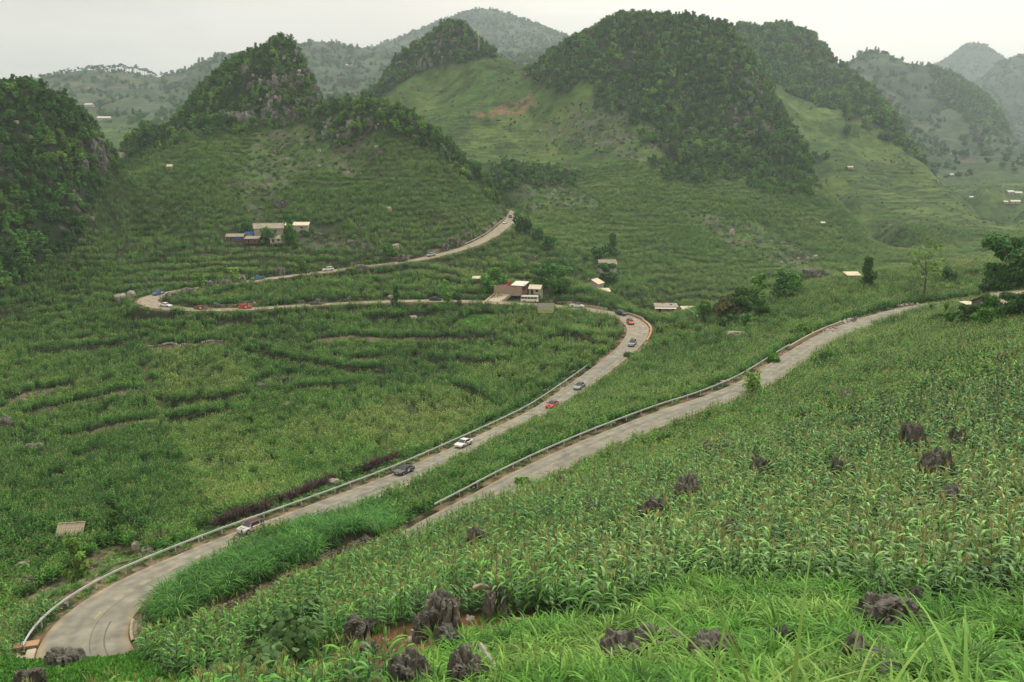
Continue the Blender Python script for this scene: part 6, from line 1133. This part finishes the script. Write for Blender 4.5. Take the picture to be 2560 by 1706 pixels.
# terrace wall stones in the bowl (the one pale dry-stone line)
def dry_wall(pts, label, h=.55):
    W_ = [at(x, y) for x, y in pts]; b = MB(); n = 0; base = W_[0]; e = empty('dry_stone_wall', base, 0, label, 'terrace wall')
    for i in range(len(W_) - 1):
        d = (W_[i + 1] - W_[i]).length; k = int(d / .62)
        for j in range(k):
            q = W_[i].lerp(W_[i + 1], j / k); q.y += .25 * math.sin(j * .5 + i); q.z = ground(q.x, q.y)
            for r_ in range(2): child('stone', random.choice(SVP), e, q - base + Vector((rr(-.08, .08), rr(-.1, .1), .12 + r_ * .26)), (0, 0, rr(0, 3)), (.75, .55, .42))
dry_wall([(372, 869), (451, 872), (517, 865), (574, 856)], 'pale dry stone terrace wall curving across the upper bowl')
# ------------------------------------------------------------------ single trees and shrubs
for a in [
 # px, py of the foot, crown radius m, kind, tint, label
 (672,607,2.6,'round',.25,'dark village tree between the long gable house and the low sheds'),(725,612,4.0,'tall',.15,'largest dark tree in front of the cream roofed house'),(655,615,1.7,'bush',.4,'round bush in front of the village sheds'),(620,585,2.2,'round',.3,'small tree behind the blue roofed village shed'),(765,590,2.0,'bush',.3,'bush at the foot of the cream roofed house'),
 (1236,738,4.2,'dense',.35,'bushy green tree left of the brick house'),(1352,725,3.4,'dense',.35,'tall leafy tree behind the small grey hut'),(1392,738,4.2,'dense',.35,'broad leafy tree right of the small grey hut'),(1378,705,3.6,'round',.25,'darker tree behind the broad leafy one'),(1288,690,2.0,'round',.3,'small dark tree on the slope above the brick house'),
 (1118,760,3.2,'tall',.6,'light green bush tree on the verge by the dark saloon'),(1145,760,2.2,'round',.3,'darker bush right of the light green verge tree'),(988,764,2.6,'tall',.12,'dark cypress like bush on the verge of the middle road'),(1048,756,1.1,'bush',.7,'small pale sapling on the middle road verge'),(706,778,1.3,'bush',.6,'small sapling beside the striped pole'),(500,724,2.2,'tier',.6,'flat topped sapling on the outer side of the top road'),(584,708,2.2,'tier',.75,'light green umbrella sapling above the distant motorbike'),(755,692,2.6,'tier',.7,'pale spreading sapling between the teal pickup and the white SUV'),(875,680,1.3,'bush',.5,'little bush on the top road edge'),
 (1312,590,4.6,'round',.10,'darkest round tree below the pass road'),(1345,610,3.4,'round',.15,'dark tree lower down the ridge from the pass'),(1372,625,3.2,'round',.2,'dark ridge tree nearest the valley terraces'),(1415,660,2.2,'bush',.2,'small dark bush on the ridge nose'),(978,650,2.6,'round',.35,'round roadside tree by the half sunk dark car'),(1290,545,2.2,'round',.3,'small tree just right of the three queued cars'),
 (1525,715,5.2,'dense',.10,'big dark round tree between the two farm houses'),(1498,655,4.2,'round',.12,'dark tree left of the sheltered farmhouse'),(1530,648,5.0,'tall',.10,'tall dark tree behind the sheltered farmhouse'),(1462,655,3.6,'bush',.15,'low dark tree mass at the ravine edge'),(1660,795,1.9,'bush',.35,'round shrub in front of the pink house'),(1700,822,2.4,'bush',.35,'dark shrub left of the banana plants'),(1655,835,2.6,'bush',.5,'bright shrub right of the tight bend'),(1640,870,2.0,'bush',.5,'low shrub at the road edge below the tight bend'),(1575,895,1.7,'bush',.55,'low leafy shrub overhanging the road below the grey SUV'),
 (1858,790,4.4,'dense',.35,'layered tree in the middle of the dark clump'),(1893,775,4.2,'tall',.45,'tall bright bamboo like tree in the clump'),(1820,812,3.6,'bush',.12,'low dark canopy at the front of the tree clump'),(1875,815,3.6,'bush',.10,'black shaded canopy at the foot of the clump'),(1960,752,4.2,'tier',.12,'dark flat crowned tree right of the clump'),(1905,800,3.0,'dense',.2,'dark round tree beside the pointed roof hut'),(1990,740,2.6,'tier',.4,'small layered tree at the right of the flat crowned one'),(1765,800,3.0,'round',.4,'leafy tree left of the feathery olive one'),
 (2170,722,3.6,'tall',.25,'dark round topped tree standing alone on the near ridge'),(2365,712,2.6,'round',.25,'small dark tree right of the pale thin tree'),(2330,690,1.8,'bush',.4,'bush at the foot of the pale thin tree'),
 
 (2480,818,3.0,'dense',.22,'dark glossy tree in front of the right edge house'),(2560,815,3.0,'dense',.15,'dark tree at the right edge below the house'),(2400,815,3.2,'bush',.25,'dark shrub mass left of the glossy tree'),(2350,812,2.6,'bush',.3,'shaded shrub under the banana leaves'),(2420,838,1.9,'bush',.4,'low shrub below the dark shrub mass'),(2300,810,1.7,'bush',.45,'shrub overhanging the end of the upper road'),
 (1880,985,1.9,'tier',.75,'pale feathery sapling leaning over the upper road'),(1232,1108+45,1.2,'bush',.6,'small sapling at the maize edge below the white saloon'),(1310,1215,1.5,'bush',.6,'thin shrub beside the guardrail of the upper road'),(1275,1020,2.0,'bush',.35,'round dark bush in the bowl near the guardrail'),(288,1325,2.0,'tall',.45,'dark bushy sapling right of the plank hut'),(195,1450,2.4,'tall',.85,'bright lime green sapling on the rough verge'),(305,1352,1.5,'bush',.5,'leafy shrub between hut and purple grass'),(2005,842,3.2,'bush',.5,'arching grassy shrub above the concrete barrier'),(1930,905,2.2,'bush',.3,'leafy shrub against the upper guardrail'),(1460,905,2.2,'bush',.55,'light green shrub on the bank inside the tight bend'),(1500,885,2.0,'bush',.6,'light shrub by the white marker posts')]:
    plant_tree(at(a[0], a[1]), a[2] * (1.5 if a[0] < 1420 and 580 < a[1] < 745 else 1.2), 'tree' if a[3] != 'bush' else 'shrub', a[5], 'tree' if a[3] != 'bush' else 'shrub', None, a[3], t=a[4], sink=.15, trunk=a[3] != 'bush')
def aty(px, Y):
    x = P(px, 700, Y)[0]; return Vector((x, Y, ground(x, Y)))
for a in [(2538,192,7.5,'dense',.10,'huge dark tree over the right edge house',1.25),(2585,188,8.0,'dense',.08,'tallest dark tree cut by the right edge',1.1),(2492,200,4.6,'dense',.2,'dark tree left of the huge one',1.1),(2468,215,2.2,'bush',.2,'small dark bush left of the right edge trees',1.1),(2552,150,3.4,'dense',.12,'dark tree hiding the wall of the right edge house',1.1),(2478,150,3.0,'dense',.2,'dark glossy tree before the right edge house porch',1.0),(2440,156,2.6,'dense',.15,'shaded shrub against the right edge house',1.2)]:
    plant_tree(aty(a[0], a[1]), a[2], 'tree', a[5], 'tree', None, a[3], t=a[4], sink=.1, zs=a[6])
plant_tree(at(1815, 805), 5.0, 'tree', 'feathery olive green rounded tree at the left of the clump', 'tree', None, 'round', mOlive, .5, zs=1.3, sink=.1)
e = plant_tree(at(2308, 752), 6.2, 'tree', 'tall thin pale yellow green tree with spreading tiers on the near ridge', 'tree', None, 'sparse', mLime, .6, zs=1.15, sink=-.35)
def banana(px, py, s, label):
    e = empty('banana_plant', at(px, py), 0, label, 'banana plant'); b = MB(); b.tube([(0, 0, -.3), (0, 0, 2.2)], .18, .12, 7); child('trunk', b.mesh('trunk', [mStalk]), e); e.scale = (s, s, s)
    for i in range(9): b = MB(); b.blade((0, 0, 2.0), i * 2.4 + rr(-.3, .3), rr(2.0, 2.9), .62, rr(60, 85), rr(-50, 50), 7, 0, peak=.5, tip=.1); child('leaf', b.mesh('leaf', [tinted(mBanana, random.choice([.2, .5, .9]))]), e)
banana(1740, 818, 1.5, 'banana plant with one bright upright leaf left of the olive tree'); banana(1770, 800, 1.2, 'second banana plant beside the olive tree'); banana(2362, 800, 1.15, 'banana plant with bright leaf left of the right edge house'); banana(2325, 790, 1.0, 'banana plant overhanging the upper road end')
# trees standing in line on the far left ridge
PINE = []
for i in range(4):
    b = MB(); b.tube([(0, 0, -1), (rr(-.2, .2), 0, 5), (rr(-.4, .4), 0, 9)], .28, .14, 5, 1)
    for k_ in range(7): leafcards(b, (rr(-1.8, 1.8), rr(-1.5, 1.5), rr(6.5, 10)), rr(1.1, 1.7), 26, .65, 0, flat=.5)
    PINE.append(b.mesh('ridge_pine', [tinted(mTree, .1), mBark]))
XS = [112,120,128,138,146,155,165,172,180,190,199,207,214,221,228,236,243,250,257,263,270,276,284,291,298,305,312,318,325,331,338,344,350,357,363,370,377,384,391,405,413,418]
for i, x in enumerate(XS):
    Y = FAR(1446); X = P(x, 200, Y)[0]; o = bpy.data.objects.new('ridge_pine', PINE[i % 4]); COL.objects.link(o); o.location = (X, Y, ground(X, Y) - .3); s = 1.95 * rr(.85, 1.2) * (.75 if x < 215 or x > 400 else 1.0); o.scale = (s * .9, s * .9, s); o.rotation_euler = (0, 0, rr(0, 6)); tag(o, 'slender pine in the line of trees along the far left ridge', 'tree', 'pines lined along the far left ridge')
# ------------------------------------------------------------------ air: one closed box of thin even haze round everything
_hz = MB(); _hz.box((0, 3830, 220), (14900, 7800, 1500)); _m = bpy.data.materials.new('thin_haze'); _m.use_nodes = True; _m.node_tree.nodes.clear()
_o = _m.node_tree.nodes.new('ShaderNodeOutputMaterial'); _v = _m.node_tree.nodes.new('ShaderNodeVolumePrincipled'); _v.inputs['Color'].default_value = (.80, .90, 1.0, 1)
_v.inputs['Density'].default_value = .00014; _v.inputs['Anisotropy'].default_value = .2; _m.node_tree.links.new(_v.outputs[0], _o.inputs['Volume'])
tag(_hz.obj('haze', [_m]), 'thin pale valley haze', kind='stuff')
